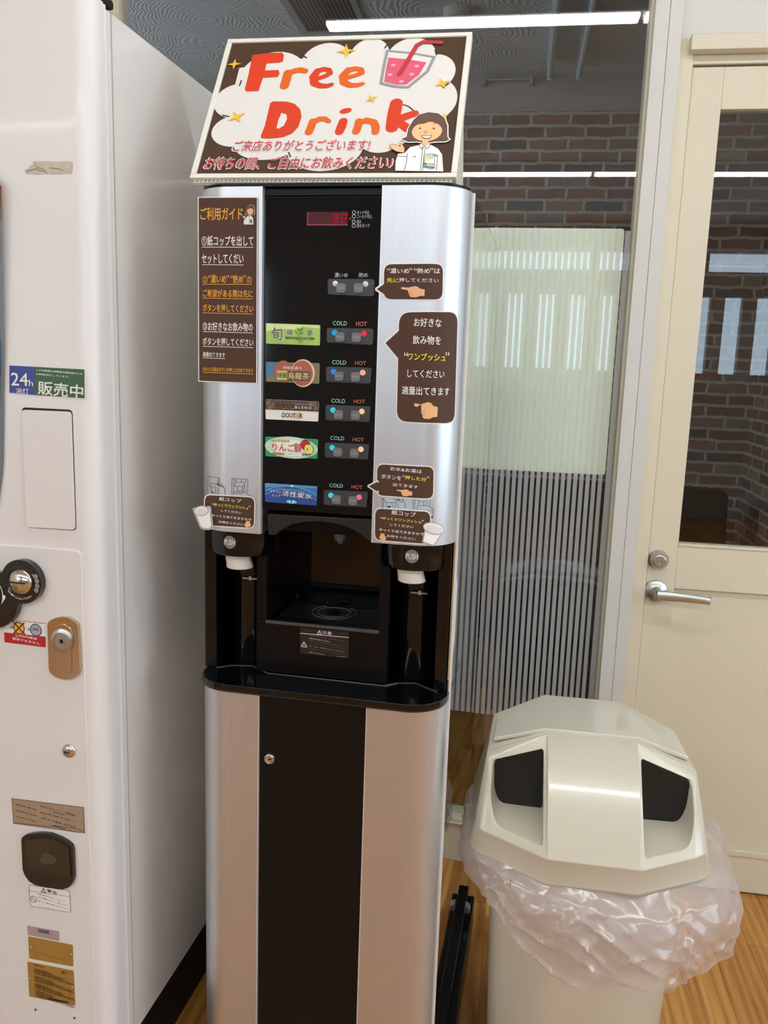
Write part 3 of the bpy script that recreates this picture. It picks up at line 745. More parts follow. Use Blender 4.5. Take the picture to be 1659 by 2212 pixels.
# ================================================================ DRINK DISPENSER
dm = thing('drink_dispenser', 'tall black and silver cup drink dispenser between the white vending machine and the trash bin', 'drink dispenser', (-.05382,-.25991,0), math.radians(-2.42), origin=(-.206, -.3, 0))
YF, YP = -.64, -.632
lab(B().box(-.436, .027, -.62, .0, 0, .075).box(-.425, .012, -.62, .0, .075, .1).build('plinth', BLACKM, dm, bevel=.003), 'black base frame wider than the body')
q = B(); q.prism(roundp([(.010, .1), (.024, .1), (.022, .112), (.012, .118)], .003), -.105, -.085, 'y'); lab(q.build('foot_bracket', SATIN, dm, bevel=.001), 'small bright metal bracket at the base')
# carcass: cabinet below, back half above, leaving the cup bay open
q = B(); q.box(-.408, -.004, -.575, -.002, .1, .81).box(-.408, -.004, -.395, -.002, .81, 1.59).box(-.408, -.004, -.585, -.38, 1.10, 1.588)
q.build('carcass', MATTE, dm)
for x0, nm in ((-.004, 'right'), (-.412, 'left')):
    B().box(x0, x0 + .004, -.578, -.0, .1, 1.588).build('side_panel', MIRROR, dm, bevel=.0008)
B().box(-.0008, .0035, -.584, -.5775, .1, 1.588).build('side_trim', mat('trim_white', 'd9d8d2', .3), dm, bevel=.001)
g = G(lambda y, z, h: (.0004 + h, y, z))
g.poly([(-.565, .865), (-.535, .90), (-.535, 1.01), (-.565, .985)], mat('sticker_white', 'eeeaea', .5), 0)
for k in range(9): g.line([(-.56, .885 + k * .011), (-.54, .905 + k * .011)], .0012, INKB, 1, caps=False)
g.build('side_sticker', dm)
# top cap
def outl(e=0., yb=-.05):
    return [(-.412 + e, yb)] + arc(-.352, -.58, .06 - e, 180, 270) + arc(-.06, -.58, .06 - e, 270, 360) + [(-e, yb)]
q = B(); q.prism(outl(.002), 1.588, 1.5925, 'z'); q.build('top_cap', BLACKM, dm, smooth=30)
# silver pillars and lower cabinet skins
pr = [(-.1205, -.60), (-.1205, YF)] + arc(-.06, -.58, .06, 270, 360, 14) + [(0, -.572), (-.02, -.572), (-.05, -.60)]
pl_ = [(-.412 - x, y) for x, y in pr]
pl_ = [(-.2995 if abs(x + .2915) < 1e-4 else x, y) for x, y in pl_]
for p, xx in ((pl_, 'l'), (pr, 'r')):
    q = B(); q.prism(p, 1.0755, 1.588, 'z'); o = q.build('pillar_panel', SILVER, dm, smooth=30)
    q = B(); q.prism([(x if abs(x) < 9 else x, y) for x, y in p], .102, .816, 'z'); q.build('cabinet_panel', SILVER, dm, smooth=30)
edge = mat('panel_edge', 'e8e8ea', .3, metal=.6)
for x in (-.2995, -.1215):
    for z0, z1 in ((1.0755, 1.588), (.102, .816)): B().box(x - .0004, x + .0012, YF - .0006, YF + .01, z0, z1).build('edge_trim', edge, dm)
dq = B().box(-.2985, -.1225, YF + .004, YF + .03, .102, .8155).build('cabinet_door', DOORBLK, dm, bevel=.001)
kz = (-.2835, .71); 
kz = (-.2807,.7023)
lk = B().lathe([(.0095, .004), (.0095, -.0005), (.0085, -.0025), (.0065, -.0035), (.006, -.0028), (.0048, -.0028), (.0045, -.0036), (0, -.0036)], (kz[0], YF + .004, kz[1]), 'y', 28).build('cabinet_lock', CHROME, dq, smooth=35)
B().box(kz[0] - .0012, kz[0] + .0035, YF + .0001, YF + .002, kz[1] - .0008, kz[1] + .0018).build('keyhole', MATTE, lk)

# black control panel
cpz = (-.2098,1.1136)[1]
q = B().box(-.2985, -.1225, YP, -.585, cpz, 1.576); cp = q.build('control_panel', BLACK, dm, bevel=.0015)
B().box(-.2985, -.1225, YP + .002, -.585, 1.5765, 1.588).build('panel_header', BLACKM, dm, bevel=.001)
def MP_(x, z, h): return (x, YP - h, z)
# display
g = G(MP_); e = [(-.2332,1.554),(-.1723,1.5352)]
g.poly(rect(*e), mat('display_red', '4a0a18', .2), 0).poly(rect((e[0][0], e[1][1] + .0018), e[1]), mat('display_edge', '8a2040', .4), 1).poly(rect(e[0], (e[0][0] + .0012, e[1][1])), mat('display_edge', '8a2040', .4), 1)
led = emat('red_digits', 'd0142a', 1.0)
def seg(g, box, on):
    (x0, z1), (x1, z0) = box; zm = (z0 + z1) / 2; w = .0011; sl = .0008
    S_ = {'a': ((x0, z1), (x1, z1)), 'b': ((x1, z1), (x1, zm)), 'c': ((x1, zm), (x1, z0)), 'd': ((x0, z0), (x1, z0)), 'e': ((x0, zm), (x0, z0)), 'f': ((x0, z1), (x0, zm)), 'g': ((x0, zm), (x1, zm))}
    for k in on:
        g.line([(p[0] + (p[1] - zm) * .1, p[1]) for p in S_[k]], w, led, 2)
seg(g, [(-.1928,1.5501),(-.1872,1.539)], 'abcfgd'); seg(g, [(-.1809,1.5504),(-.1742,1.539)], 'abged')
dsp = g.build('display', cp)
g = G(MP_); gi = mat('panel_print', 'b9bcc0', .5)
for (x, z), t, x1 in zip([(-.1636,1.5531),(-.1635,1.5476),(-.1635,1.5405),(-.1635,1.5349)], ('ホット中止', 'コールド中止', '給水', '排水タンク'), [(-.1408,1.5531),(-.1371,1.5475),(-.1527,1.5405),(-.1402,1.5349)]):
    g.ring((x, z), .0024, .0008, gi, 0, 16); g.text(t, [(x + .0045, z + .0028), (x1[0], z - .0028)], gi, 0)
cold = mat('cold_print', '9fd8c8', .5); hot = mat('hot_print', 'd86a58', .5)
sm = emat('red_mark', 'e0382c', .9); e = [(-.1705,1.5446),(-.1673,1.5467),(-.1678,1.5435),(-.169,1.543)]; g.poly(e, sm, 0)
g.build('status_lettering', cp)
# button blocks
HOUS = mat('button_block_grey', '3a3d40', .25, coat=.4); BTN = mat('button_grey', '6d6e70', .3, coat=.3)
rows = [([(-.1992,1.4604),(-.13,1.4608),(-.1301,1.4368),(-.1983,1.4384)], 'ffffff', 'ffffff', 'e4e4e4'),
 ([(-.199,1.3907),(-.1294,1.3913),(-.1297,1.3681),(-.1985,1.3694)], '28a8d8', 'e83a4a', 'x'), ([(-.1988,1.3349),(-.1302,1.3356),(-.1308,1.3122),(-.1981,1.3127)], '2f86e0', 'f7b08a', 'x'),
 ([(-.1984,1.2789),(-.1301,1.2792),(-.1309,1.2561),(-.198,1.2563)], '36d0d8', 'fbc88a', 'x'), ([(-.1986,1.2226),(-.1303,1.2234),(-.1312,1.2003),(-.1979,1.2003)], '36ccd4', 'fbc89a', 'x'),
 ([(-.1987,1.1503),(-.1302,1.1518),(-.1314,1.1283),(-.198,1.1279)], '3ad0e0', 'f06a88', 'x')]
bt = [([(-.1783,1.4475),(-.1522,1.4479)], [(-.1875,1.4536),(-.1427,1.4537)]), ([(-.1782,1.3782),(-.1534,1.3782)], [(-.1869,1.3843),(-.1428,1.3841)]), ([(-.1781,1.3217),(-.1531,1.3216)], [(-.1871,1.3278),(-.143,1.328)]),
 ([(-.1778,1.2653),(-.1519,1.2653)], [(-.1867,1.2715),(-.1428,1.2714)]), ([(-.1775,1.2094),(-.1517,1.2092)], [(-.1867,1.2155),(-.1425,1.2154)]), ([(-.178,1.1374),(-.1522,1.1373)], [(-.1871,1.1432),(-.1432,1.143)])]
CB = ([(-.1904,1.4696),(-.1705,1.4631)], [(-.1912,1.4012),(-.1698,1.3951)], [(-.191,1.3447),(-.1696,1.3386)], [(-.191,1.2883),(-.1698,1.2823)], [(-.1912,1.2325),(-.1698,1.2267)], [(-.1911,1.1605),(-.17,1.155)])
HB = ([(-.1542,1.47),(-.1407,1.4635)], [(-.1563,1.4012),(-.14,1.3948)], [(-.1562,1.3446),(-.1396,1.3387)], [(-.1565,1.2884),(-.1397,1.2827)], [(-.1566,1.2321),(-.1397,1.2262)], [(-.1566,1.1604),(-.1398,1.1546)])
for (P4, c1_, c2_, k), (bs, ls), cb_, hb_ in zip(rows, bt, CB, HB):
    q = B(); q.prism(roundp(P4, .0035), YP - .0055, YP, 'y'); hb = q.build('button_block', HOUS, cp, bevel=.0016, seg=3)
    g = G(MP_); top_ = k == 'e4e4e4'; g.text('濃いめ' if top_ else 'COLD', cb_, gi if top_ else cold, 0, .008).text('熱め' if top_ else 'HOT', hb_, gi if top_ else hot, 0, .008); g.build('caption', hb)
    for (x, z), (lx, lz), cc_ in zip(bs, ls, (c1_, c2_)):
        q = B(); q.prism(roundp([(x - .0068, z - .0066), (x + .0068, z - .0066), (x + .0068, z + .0066), (x - .0068, z + .0066)], .0035), YP - .0085, YP - .005, 'y')
        g = G(lambda u, v, h: (u, YP - .0085 - h, v)); g.text('PUSH', [(x - .0048, z + .0018), (x + .0048, z - .0018)], gi, 0)
        V0 = g
        b_ = q.build('push_button', BTN, hb, bevel=.0012, seg=2)
        # the word is moulded into the button cap: same mesh
        me = b_.data; bm = bmesh.new(); bm.from_mesh(me); me.materials.append(mat('button_word', 'a8a8a6', .5))
        vs = [bm.verts.new(V0.mapf(u, v, .0003)) for u, v, L in V0.v]
        for f in V0.f:
            try: bm.faces.new([vs[i] for i in f]).material_index = 1
            except ValueError: pass
        bm.to_mesh(me); bm.free()
        lm = mat('lamp_unlit', 'd8d8d8', .3) if k == 'e4e4e4' else emat('lamp_' + cc_, cc_, 1.0)
        B().lathe([(.0042, -.0045), (.0042, -.006), (.003, -.0072), (0, -.0076)], (lx, YP, lz), 'y', 20).build('indicator_lamp', lm, hb, smooth=60)
# drink labels
def dlabel(P4, m, r=.002):
    q = B(); q.prism(roundp(P4, r), YP - .0012, YP, 'y'); return q.build('drink_label', m, cp, bevel=.0003)
def ML(x, z, h): return (x, YP - .0012 - h, z)
o = lab(dlabel([(-.2943,1.3957),(-.2103,1.3948),(-.2102,1.3652),(-.2937,1.3658)], mat('tea_green', 'a9cc62', .3, var=(40, .12))), 'light green tea label')
g = G(ML); dg = mat('tea_ink', '4a5a30', .5); dk = mat('tea_leaf', '6d8c34', .5); lt = mat('tea_pale', 'd3e4a4', .4)
g.poly([(-.2935,1.3951),(-.2111,1.3942),(-.211,1.3894),(-.2356,1.3913),(-.2545,1.3858),(-.2709,1.3892),(-.2934,1.3836)], lt, 0)
g.text('旬', [(-.286,1.3904),(-.2669,1.3704)], INKW, 1, .05).text('旬', [(-.2855,1.3899),(-.2674,1.3709)], dg, 2, .005)
g.text('緑', [(-.2616,1.3882),(-.2517,1.3788)], INKW, 1, .05).text('緑', [(-.2613,1.3879),(-.2519,1.3791)], dg, 2, .01).text('茶', [(-.2309,1.3883),(-.2202,1.3787)], INKW, 1, .05).text('茶', [(-.2306,1.388),(-.2205,1.379)], dg, 2, .01)
g.line([(-.2406,1.367),(-.2428,1.3771),(-.2409,1.3848),(-.2363,1.3919)], [.0006, .0009, .0008, .0004], dk, 1)
for P in ([(-.2428,1.3771),(-.2477,1.3834),(-.2493,1.3878),(-.2449,1.3835)], [(-.2415,1.3835),(-.245,1.3886),(-.2453,1.3911),(-.2409,1.3861)], [(-.2409,1.3842),(-.2375,1.3862),(-.2356,1.3913),(-.2403,1.388)], [(-.2422,1.3803),(-.2368,1.3811),(-.2334,1.3837),(-.2395,1.383)], [(-.2413,1.3708),(-.2461,1.3726),(-.2475,1.3757),(-.2427,1.3733)], [(-.2413,1.3676),(-.2373,1.3709),(-.2359,1.3728),(-.2407,1.3708)]): g.poly(P, dk, 2)
g.poly([(-.263,1.3766),(-.2183,1.3762),(-.2182,1.3734),(-.2629,1.3734)], dg, 3).text('cyun-ryokucha', [(-.2571,1.3757),(-.2242,1.3735)], lt, 4)
g.build('label_print', o)
o = lab(dlabel([(-.2939,1.3389),(-.21,1.3396),(-.2099,1.3093),(-.2933,1.3095)], mat('oolong_olive', '7d7558', .35, var=(30, .15))), 'brown oolong tea label with a cup picture')
g = G(ML); cr_ = mat('oolong_cup', 'a85a48', .4); rim = mat('oolong_rim', 'd8c8a0', .4)
g.poly([(-.2933,1.3383),(-.2745,1.3382),(-.2771,1.3284),(-.284,1.319),(-.2931,1.3174)], mat('oolong_blue', '3f7aa0', .4), 0)
c = [(-.2661,1.3262),(-.2351,1.324)]; g.ell(c[0], .0145, .0155, cr_, 1)
g.poly(clip(clip([(c[1][0] + .0185 * math.cos(a), c[1][1] + .0205 * math.sin(a)) for a in (2 * PI * i / 40 for i in range(40))], 9, -1), -9, 1), rim, 2)
g.ell((c[1][0] - .0012, c[1][1]), .0165, .0188, cr_, 3)
g.text('芳醇な香り', [(-.2661,1.3333),(-.2373,1.3291)], INKW, 4, .01)
g.poly([(-.2757,1.3265),(-.2594,1.3268),(-.2593,1.3131),(-.2756,1.3131)], mat('oolong_seal', 'c9c070', .4), 4).text('特撰', [(-.2746,1.3239),(-.2601,1.3157)], INKB, 5, .01)
g.poly([(-.2592,1.3264),(-.2247,1.3265),(-.2244,1.3131),(-.259,1.3131)], mat('oolong_dark', '5a3c30', .4), 4).text('烏龍茶', [(-.258,1.3249),(-.2254,1.3146)], mat('oolong_gold', 'dccf86', .4), 5, .015)
g.build('label_print', o)
o = lab(dlabel([(-.2941,1.2829),(-.2102,1.2829),(-.2105,1.2531),(-.2934,1.2531)], mat('coffee_white', 'e8e4de', .3)), 'coffee label, dark beans above and white below')
g = G(ML); g.poly([(-.2939,1.2826),(-.2104,1.2826),(-.2103,1.268),(-.2937,1.268)], mat('coffee_beans', '4a342a', .4, var=(140, .8)), 0)
for k, P in enumerate([(-.2891,1.2781),(-.2821,1.2744),(-.2863,1.2716),(-.2172,1.2784),(-.2144,1.2733),(-.2227,1.2795)]): g.ell(P, .0042, .003, mat('bean_light', '7a5c4c', .4), 1, .5 + k)
g.text('BASIC', [(-.2797,1.2798),(-.2485,1.2705)], INKY, 2, .03).text('BASIC', [(-.2794,1.2795),(-.2488,1.271)], mat('coffee_ink', '2a160e', .4), 3, .005)
g.text('マイルドベーシック', [(-.2468,1.2792),(-.2213,1.2769)], INKW, 2).text('B L E N D', [(-.2463,1.2751),(-.2209,1.2712)], INKW, 2, .015)
g.text('DOUT', [(-.267,1.2642),(-.2455,1.2572)], INKB, 2, .035).text('R', [(-.2393,1.2646),(-.2347,1.2569)], INKB, 2, .035)
c = [(-.2422,1.2608),(-.2422,1.2608)][0]; g.ell(c, .0028, .0054, mat('bean_orange', 'd89030', .4), 2, -.3); g.line([(c[0] - .001, c[1] - .004), (c[0] + .001, c[1] + .004)], .0007, INKW, 3, caps=False)
g.build('label_print', o)
o = lab(dlabel([(-.2938,1.2266),(-.2102,1.2267),(-.2105,1.1971),(-.2932,1.1965)], mat('apple_green', '2a9c5c', .3)), 'green apple drink label')
g = G(ML); g.ell([(-.2521,1.2119),(-.2521,1.2119)][0], .042, .0165, mat('apple_pale', 'bfe0c4', .3), 0, -.03, 36).ell([(-.2507,1.2113),(-.2507,1.2113)][0], .032, .0125, mat('apple_paler', 'e6eee0', .3), 1, -.03, 36)
g.text('みんな大好き', [(-.2837,1.2237),(-.2547,1.2195)], INKY, 3, .04).text('みんな大好き', [(-.2835,1.2234),(-.255,1.2198)], mat('apple_orange', 'b8481c', .4), 4, .005)
g.text('りんご', [(-.2823,1.2177),(-.2461,1.2058)], INKW, 3, .07).text('りんご', [(-.2818,1.2173),(-.2467,1.2061)], mat('apple_red', 'b81c20', .4), 4, .03)
g.text('風味', [(-.2469,1.2195),(-.236,1.2047)], mat('apple_red', 'b81c20', .4), 4, .02)
g.poly([(-.2807,1.2034),(-.2632,1.2032),(-.2631,1.2003),(-.2807,1.2002)], mat('apple_red', 'b81c20', .4), 3).text('果汁を使わない飲料', [(-.2797,1.2028),(-.2642,1.2008)], INKW, 4).text('アップル風味ウォーター', [(-.2617,1.2028),(-.2394,1.2013)], INKB, 4).text('無果汁', [(-.2344,1.2048),(-.2206,1.2004)], INKB, 4, .01)
c = [(-.2296,1.2173),(-.2259,1.2108),(-.2218,1.2111),(-.2297,1.2221)]
g.ell(c[0], .0078, .0078, INKB, 3).ell(c[0], .0072, .0072, mat('apple_skin', 'b82420', .35), 4)
g.line([c[3], (c[3][0] - .001, c[3][1] + .002)], .0008, INKB, 5)
for cc_ in (c[1], c[2]): g.ell(cc_, .0052, .0078, INKB, 5, .15).ell(cc_, .0046, .0072, mat('apple_flesh', 'e4e06a', .4), 6, .15)
g.ell(c[1], .001, .0022, mat('apple_core', '7a8a30', .4), 7)
g.build('label_print', o)
o = lab(dlabel([(-.294,1.1551),(-.2099,1.155),(-.2105,1.1253),(-.2932,1.1258)], mat('water_blue', '3a72b8', .3)), 'blue carbonated water label')
g = G(ML); g.poly([(-.2934,1.1417),(-.2681,1.146),(-.2343,1.144),(-.2101,1.1374),(-.2107,1.1259),(-.2929,1.1265)], mat('water_deep', '2c4f9e', .3), 0)
for L in ([(-.2929,1.1431),(-.2795,1.1494),(-.2625,1.1525),(-.2442,1.1522),(-.226,1.1486),(-.2102,1.1414)], [(-.2932,1.1376),(-.2738,1.1463),(-.2512,1.1477),(-.2315,1.1442),(-.2103,1.1333)]): g.line(L, .0008, mat('water_pale', '8cc0de', .3), 1, caps=False)
g.poly([(-.2932,1.1546),(-.2105,1.1546),(-.2104,1.1516),(-.2316,1.1516),(-.2639,1.1531),(-.2931,1.1485)], mat('water_teal', '5a9cb8', .3), 1)
c = [(-.2502,1.1286),(-.2499,1.1532),(-.2503,1.1341)]
g.ell(c[0], .0085, .003, mat('water_ring', '6cc4e8', .3), 2).ell(c[0], .0045, .0014, mat('water_white', 'dff4fa', .3), 3).ell(c[1], .0018, .0016, mat('water_white', 'dff4fa', .3), 2)
g.line([c[0], c[2]], [.002, .0008], mat('water_deep2', '1c3a78', .3), 4)
g.text('EVERPURE', [(-.2611,1.1508),(-.2407,1.1484)], mat('water_ink', '22406c', .4), 4, .01).text('マイクロ', [(-.2848,1.1447),(-.2678,1.1412)], INKW, 4, .01, 0, -.06).text('ピュア', [(-.2811,1.139),(-.2677,1.1353)], INKW, 4, .01, 0, -.06)
g.text('活性炭水', [(-.2655,1.1448),(-.2176,1.1352)], mat('water_ink', '22406c', .4), 4, .06, .1, -.07).text('活性炭水', [(-.2653,1.1445),(-.2181,1.1358)], INKW, 5, .03, .1, -.07)
g.build('label_print', o)

# cup bay: hood, liner, apron, drip grate, nozzle
A = [(-.2896,1.1066),(-.1201,1.1097),(-.119,1.0756),(-.1276,1.0757),(-.1379,1.0842),(-.1562,1.0936),(-.1781,1.0992),(-.2036,1.101),(-.2293,1.0985),(-.2514,1.0919),(-.2677,1.082),(-.2758,1.0741),(-.2871,1.074)]
q = B(); q.prism(A, -.634, -.55, 'y'); q.build('bay_hood', mat('hood_black', '1b1a1b', .3), dm, bevel=.001)
q = B(); ap = .92
q.box(-.322, -.100, -.59, -.56, .832, ap); q.box(-.322, -.304, -.59, -.40, ap, 1.10); q.box(-.117, -.100, -.59, -.40, ap, 1.10); q.box(-.304, -.117, -.42, -.395, ap, 1.10)
q.box(-.304, -.117, -.575, -.40, 1.07, 1.10)
q.build('bay_liner', BLACKM, dm, bevel=.0012)
q = B(); q.box(-.4128, -.392, -.59, -.40, .829, 1.0745).box(-.024, -.0045, -.59, -.40, .829, 1.0745).box(-.402, -.010, -.46, -.44, .832, 1.08); q.build('bay_cheek', BLACK, dm, bevel=.002)
B().box(-.21, -.13, -.424, -.418, .955, 1.07).build('bay_back_plate', mat('brown_smoke', '1c1510', .25), dm, bevel=.002)
B().tube([(-.225, -.426, .94), (-.225, -.426, 1.07)], .0018, 8).build('bay_back_rod', SATIN, dm, smooth=50)
B().box(-.306, -.115, -.592, -.586, ap - .004, ap + .0015).build('bay_lip', mat('lip_grey', '5a5c60', .25, metal=.6), dm, bevel=.001)
q = B()
for k in range(14): q.box(-.303, -.118, -.582 + k * .0115, -.5755 + k * .0115, .908, .913)
for x in (-.27, -.245, -.176, -.15): q.box(x - .0012, x + .0012, -.582, -.425, .9075, .9134)
q.mi = 1; q.box(-.304, -.117, -.585, -.42, .895, .899)
dg_ = q.build('drip_grate', [mat('grate_black', '17181a', .3), MATTE], dm)
q = B()
cg = (-.2155,-.491)
for r in (.0385, .0285): q.lathe([(r - .0006, .9136), (r + .0006, .9136), (r + .0006, .9142), (r - .0006, .9142), (r - .0006, .9136)], (cg[0], cg[1], 0), 'z', 48)
q.build('cup_mark', mat('mark_grey', '8a8c90', .4), dg_)
B().lathe([(0, .9138), (.012, .9138), (.010, .916), (0, .916)], (cg[0], cg[1], 0), 'z', 24).build('drain_boss', BLACKM, dg_, smooth=40)
q = B(); q.lathe([(0, 1.045), (.011, 1.045), (.013, 1.075), (0, 1.075)], (-.205, -.50, 0), 'z', 24); q.lathe([(0, 1.04), (.006, 1.04), (.006, 1.046), (0, 1.046)], (-.205, -.50, 0), 'z', 16)
lab(q.build('nozzle', mat('nozzle_grey', '6a7278', .3), dm, smooth=40), 'grey nozzle under the hood')
# warning print on the apron
g = G(lambda x, z, h: (x, -.5905 - h, z))
g.poly([(-.2469,.914),(-.1644,.915),(-.1636,.8708),(-.2462,.8697)], mat('warning_brown', '241a14', .35), 0)
wi = mat('warning_ink', 'd6d6d4', .5); g.text('注意', [(-.2091,.9127),(-.1931,.9069)], wi, 2, .02, 0, -.06); g.line([(-.2174,.9058),(-.2136,.913),(-.2095,.9056)], .0009, wi, 2, True, False); g.text('!', [(-.2143,.9108),(-.2128,.9067)], wi, 2, .02)
g.line([(-.2465,.9048),(-.1645,.9055)], .001, wi, 2, caps=False)
g.line([(-.244,.8825),(-.2393,.891),(-.234,.8823)], .0011, wi, 2, True, False); g.text('!', [(-.2399,.8876),(-.2385,.8839)], wi, 2, .02)
for t, bx in (('・熱湯が出ますので、注ぎ終わってから', [(-.2321,.9012),(-.1713,.9009)]), ('飲料をお取りください。', [(-.2299,.8976),(-.1939,.8955)]), ('洗浄のため自動で熱湯が出ることが', [(-.2298,.8922),(-.1739,.8919)]),
 ('ありますのでやけどにご注意ください。', [(-.2297,.8876),(-.1689,.8877)]), ('・水、お湯、飲料などをカップステージ', [(-.2318,.8831),(-.1701,.8823)]), ('から捨てする場合は、中央部にゆっくり', [(-.2295,.8782),(-.1668,.878)]), ('捨ててください。', [(-.2295,.8743),(-.2036,.8723)])):
    g.text(t, bx, wi, 2, .012, 0, -.075)
g.text('W0432008441', [(-.1832,.8724),(-.1678,.8715)], wi, 2)
g.build('caution_label', dm)
# tray ledge
tl = [(-.410, -.40)] + arc(-.349, -.593, .061, 180, 270, 8) + arc(-.060, -.593, .061, 270, 360, 8) + [(-.002, -.40)]
q = B(); q.prism(tl, .819, .829, 'z'); q.build('tray_ledge', BLACK, dm, bevel=.003, seg=3)
lp_ = outl(-.0005, -.42)
q = B(); q.prism([(x, y - .012 if y < -.5 else y) for x, y in lp_], .8155, .8205, 'z'); q.build('tray_lip', mat('lip_black', '1b1c1e', .2, coat=.3), dm, bevel=.0015)
q = B()
for a, b in (((-.30, -.592, .830), (-.104, -.592, .830)), ((-.392, -.592, .830), (-.372, -.575, .830)), ((-.372, -.575, .830), (-.335, -.567, .830)), ((-.335, -.567, .830), (-.30, -.592, .830)), ((-.104, -.592, .830), (-.085, -.574, .830)), ((-.085, -.574, .830), (-.055, -.567, .830)), ((-.055, -.567, .830), (-.018, -.592, .830))):
    q.tube([a, b], .0014, 6)
q.build('ledge_gasket', mat('gasket_grey', '3a4044', .25), dm, smooth=60)
# cup tubes with push bands; the paper cups hang out of them
for cx, ctr in ((-.352, 'l'), (-.066, 'r')):
    q = B(); q.lathe([(.036, .828), (.036, .985), (.039, .99), (.039, 1.0), (0, 1.0)], (cx, -.525, 0), 'z', 40)
    tb = q.build('cup_tube', BLACK, dm, smooth=40)
    for s in (-1, 1): B().prism([(s * .036 + cx, .975), (s * .044 + cx, .985), (s * .046 + cx, 1.035), (s * .038 + cx, 1.035)], -.545, -.51, 'y').build('cup_guide', BLACKM, tb, bevel=.002)
    B().box(cx - .004, cx + .022, -.5655, -.561, .981, .983).box(cx + .008, cx + .012, -.566, -.561, .979, .986).build('spring_clip', SATIN, tb)
    q = B(); q.lathe([(.0, 1.031), (.054, 1.031), (.056, 1.034), (.056, 1.0755), (0, 1.0755)], (cx, -.565, 0), 'z', 48)
    bd = q.build('push_band', BLACK, dm, smooth=40)
    def MBd(u, z, h, cx=cx):
        a = u / .056; r = .0562 + h
        return (cx + r * math.sin(a), -.565 - r * math.cos(a), z)
    pc = -.004 if ctr == 'l' else .004
    g = G(MBd, .006); g.ell((pc, 1.0545), .0105, .0105, mat('push_disc', '77797c', .4), 0, 0, 32).text('PUSH', [(pc - .0088, 1.059), (pc + .0088, 1.050)], INKW, 2, .02)
    lab(g.build('push_mark', bd), 'grey round PUSH mark')

# ---------------------------------------------------------------- stickers on the silver pillars
def MW(u, z, h):
    r = .06 + h
    if u > -.06: a = (u + .06) / .06; return (-.06 + r * math.sin(a), -.58 - r * math.cos(a), z)
    if u < -.352: a = (-.352 - u) / .06; return (-.352 - r * math.sin(a), -.58 - r * math.cos(a), z)
    return (u, YF - h, z)
def wg(): return G(MW, .006)
def uline(g, a, b, m, w=.0008): g.line([a, b], w, m, 2, caps=False)
GO = mat('guide_gold', 'e6a52c', .5)
def lady(g, f, k, L=3, small=False):
    """drawn shop assistant; f maps drawing units to the surface, k metres per drawing unit"""
    hair = mat('hair_ink', '5a3a26', .5); ink = INKB
    def P(*a): return [f(a[i], a[i + 1]) for i in range(0, len(a), 2)]
    hp_ = P(700,1215, 560,1250, 470,1335, 400,1450, 375,1560, 300,1595, 400,1630, 520,1625, 640,1645, 760,1625, 900,1620, 955,1590, 928,1560, 935,1400, 900,1290, 820,1228)
    g.line(hp_, 34 * k, INKW, L, True); g.poly(hp_, hair, L + 1)
    if not small: g.line(hp_[:4] + hp_[:0], 6 * k, ink, L + 2, caps=False)
    g.poly(P(590,1600, 668,1600, 668,1665, 625,1700, 590,1665), SKIN, L + 2)
    cx, cy = f(655, 1485); a = f(860, 1485); b = f(655, 1620)
    g.ell((cx, cy), abs(a[0] - cx), abs(b[1] - cy), SKIN, L + 2, 0, 30)
    g.poly(P(440,1400, 620,1378, 720,1340, 785,1278, 830,1330, 868,1420, 900,1400, 860,1270, 700,1225, 560,1262, 470,1345), hair, L + 3)
    for x in (562, 750):
        c = f(x, 1447); g.ell(c, 15 * k, 13 * k, ink, L + 4, 0, 12)
    g.line(P(735,1388, 760,1372, 790,1375), 6 * k, hair, L + 4, caps=False)
    g.line(P(645,1480, 625,1506, 647,1520), 6 * k, ink, L + 4, caps=False)
    mo = P(580,1548, 650,1556, 720,1545, 700,1575, 650,1592, 600,1580); g.poly(mo, INKW, L + 4); g.line(mo, 6 * k, ink, L + 5, True, False)
    sh = P(540,1675, 575,1655, 620,1700, 668,1655, 695,1665, 800,1725, 848,1800, 855,2025, 215,2025, 220,1900, 255,1795, 345,1785, 420,1705)
    g.poly(sh, INKW, L + 1); 
    hd = P(140,1690, 165,1665, 250,1680, 290,1700, 278,1655, 312,1660, 345,1720, 342,1785, 240,1772, 160,1730); g.poly(hd, SKIN, L + 2); g.line(hd, 6 * k, ink, L + 3, True, False)
    for pts in (P(380,1790, 370,1900, 335,2025), P(245,1828, 380,1836), P(595,1700, 550,2022), P(625,1712, 578,2022), P(790,1810, 765,2022), P(535,1675, 575,1730, 605,1690), P(695,1670, 655,1730, 615,1690)):
        g.line(pts, 7 * k, ink, L + 3, caps=False)
    if small:
        g.poly(P(640,1800, 790,1830, 780,1990, 620,1960), mat('badge_green', '3f7a5a', .5), L + 3); return
    g.text('JS', P(448,1825, 495,1850), ink, L + 3, .03, .2)
    gm = mat('badge_green', '3f7a5a', .5)
    g.line(P(630,1795, 775,1800, 775,1832, 630,1828), 6 * k, gm, L + 3, True, False); g.text('アイヤ薬', P(650,1800, 765,1826), gm, L + 3, .02)
    g.line(P(605,1850, 745,1855, 740,1985, 690,2000, 595,1970), 6 * k, ink, L + 3, True, False)
    g.poly(P(615,1850, 650,1850, 625,1890, 610,1885), INKL, L + 4); g.poly(P(665,1840, 685,1890, 655,1895), INKL, L + 4)
    g.poly(P(598,1912, 645,1918, 640,1950, 596,1942), mat('badge_blue', '3a78b8', .5), L + 4); g.poly(P(596,1955, 735,1965, 735,1985, 596,1972), gm, L + 4)
    for y in (1925, 1938): g.line(P(655,y, 735,y + 6), 6 * k, ink, L + 4, caps=False)
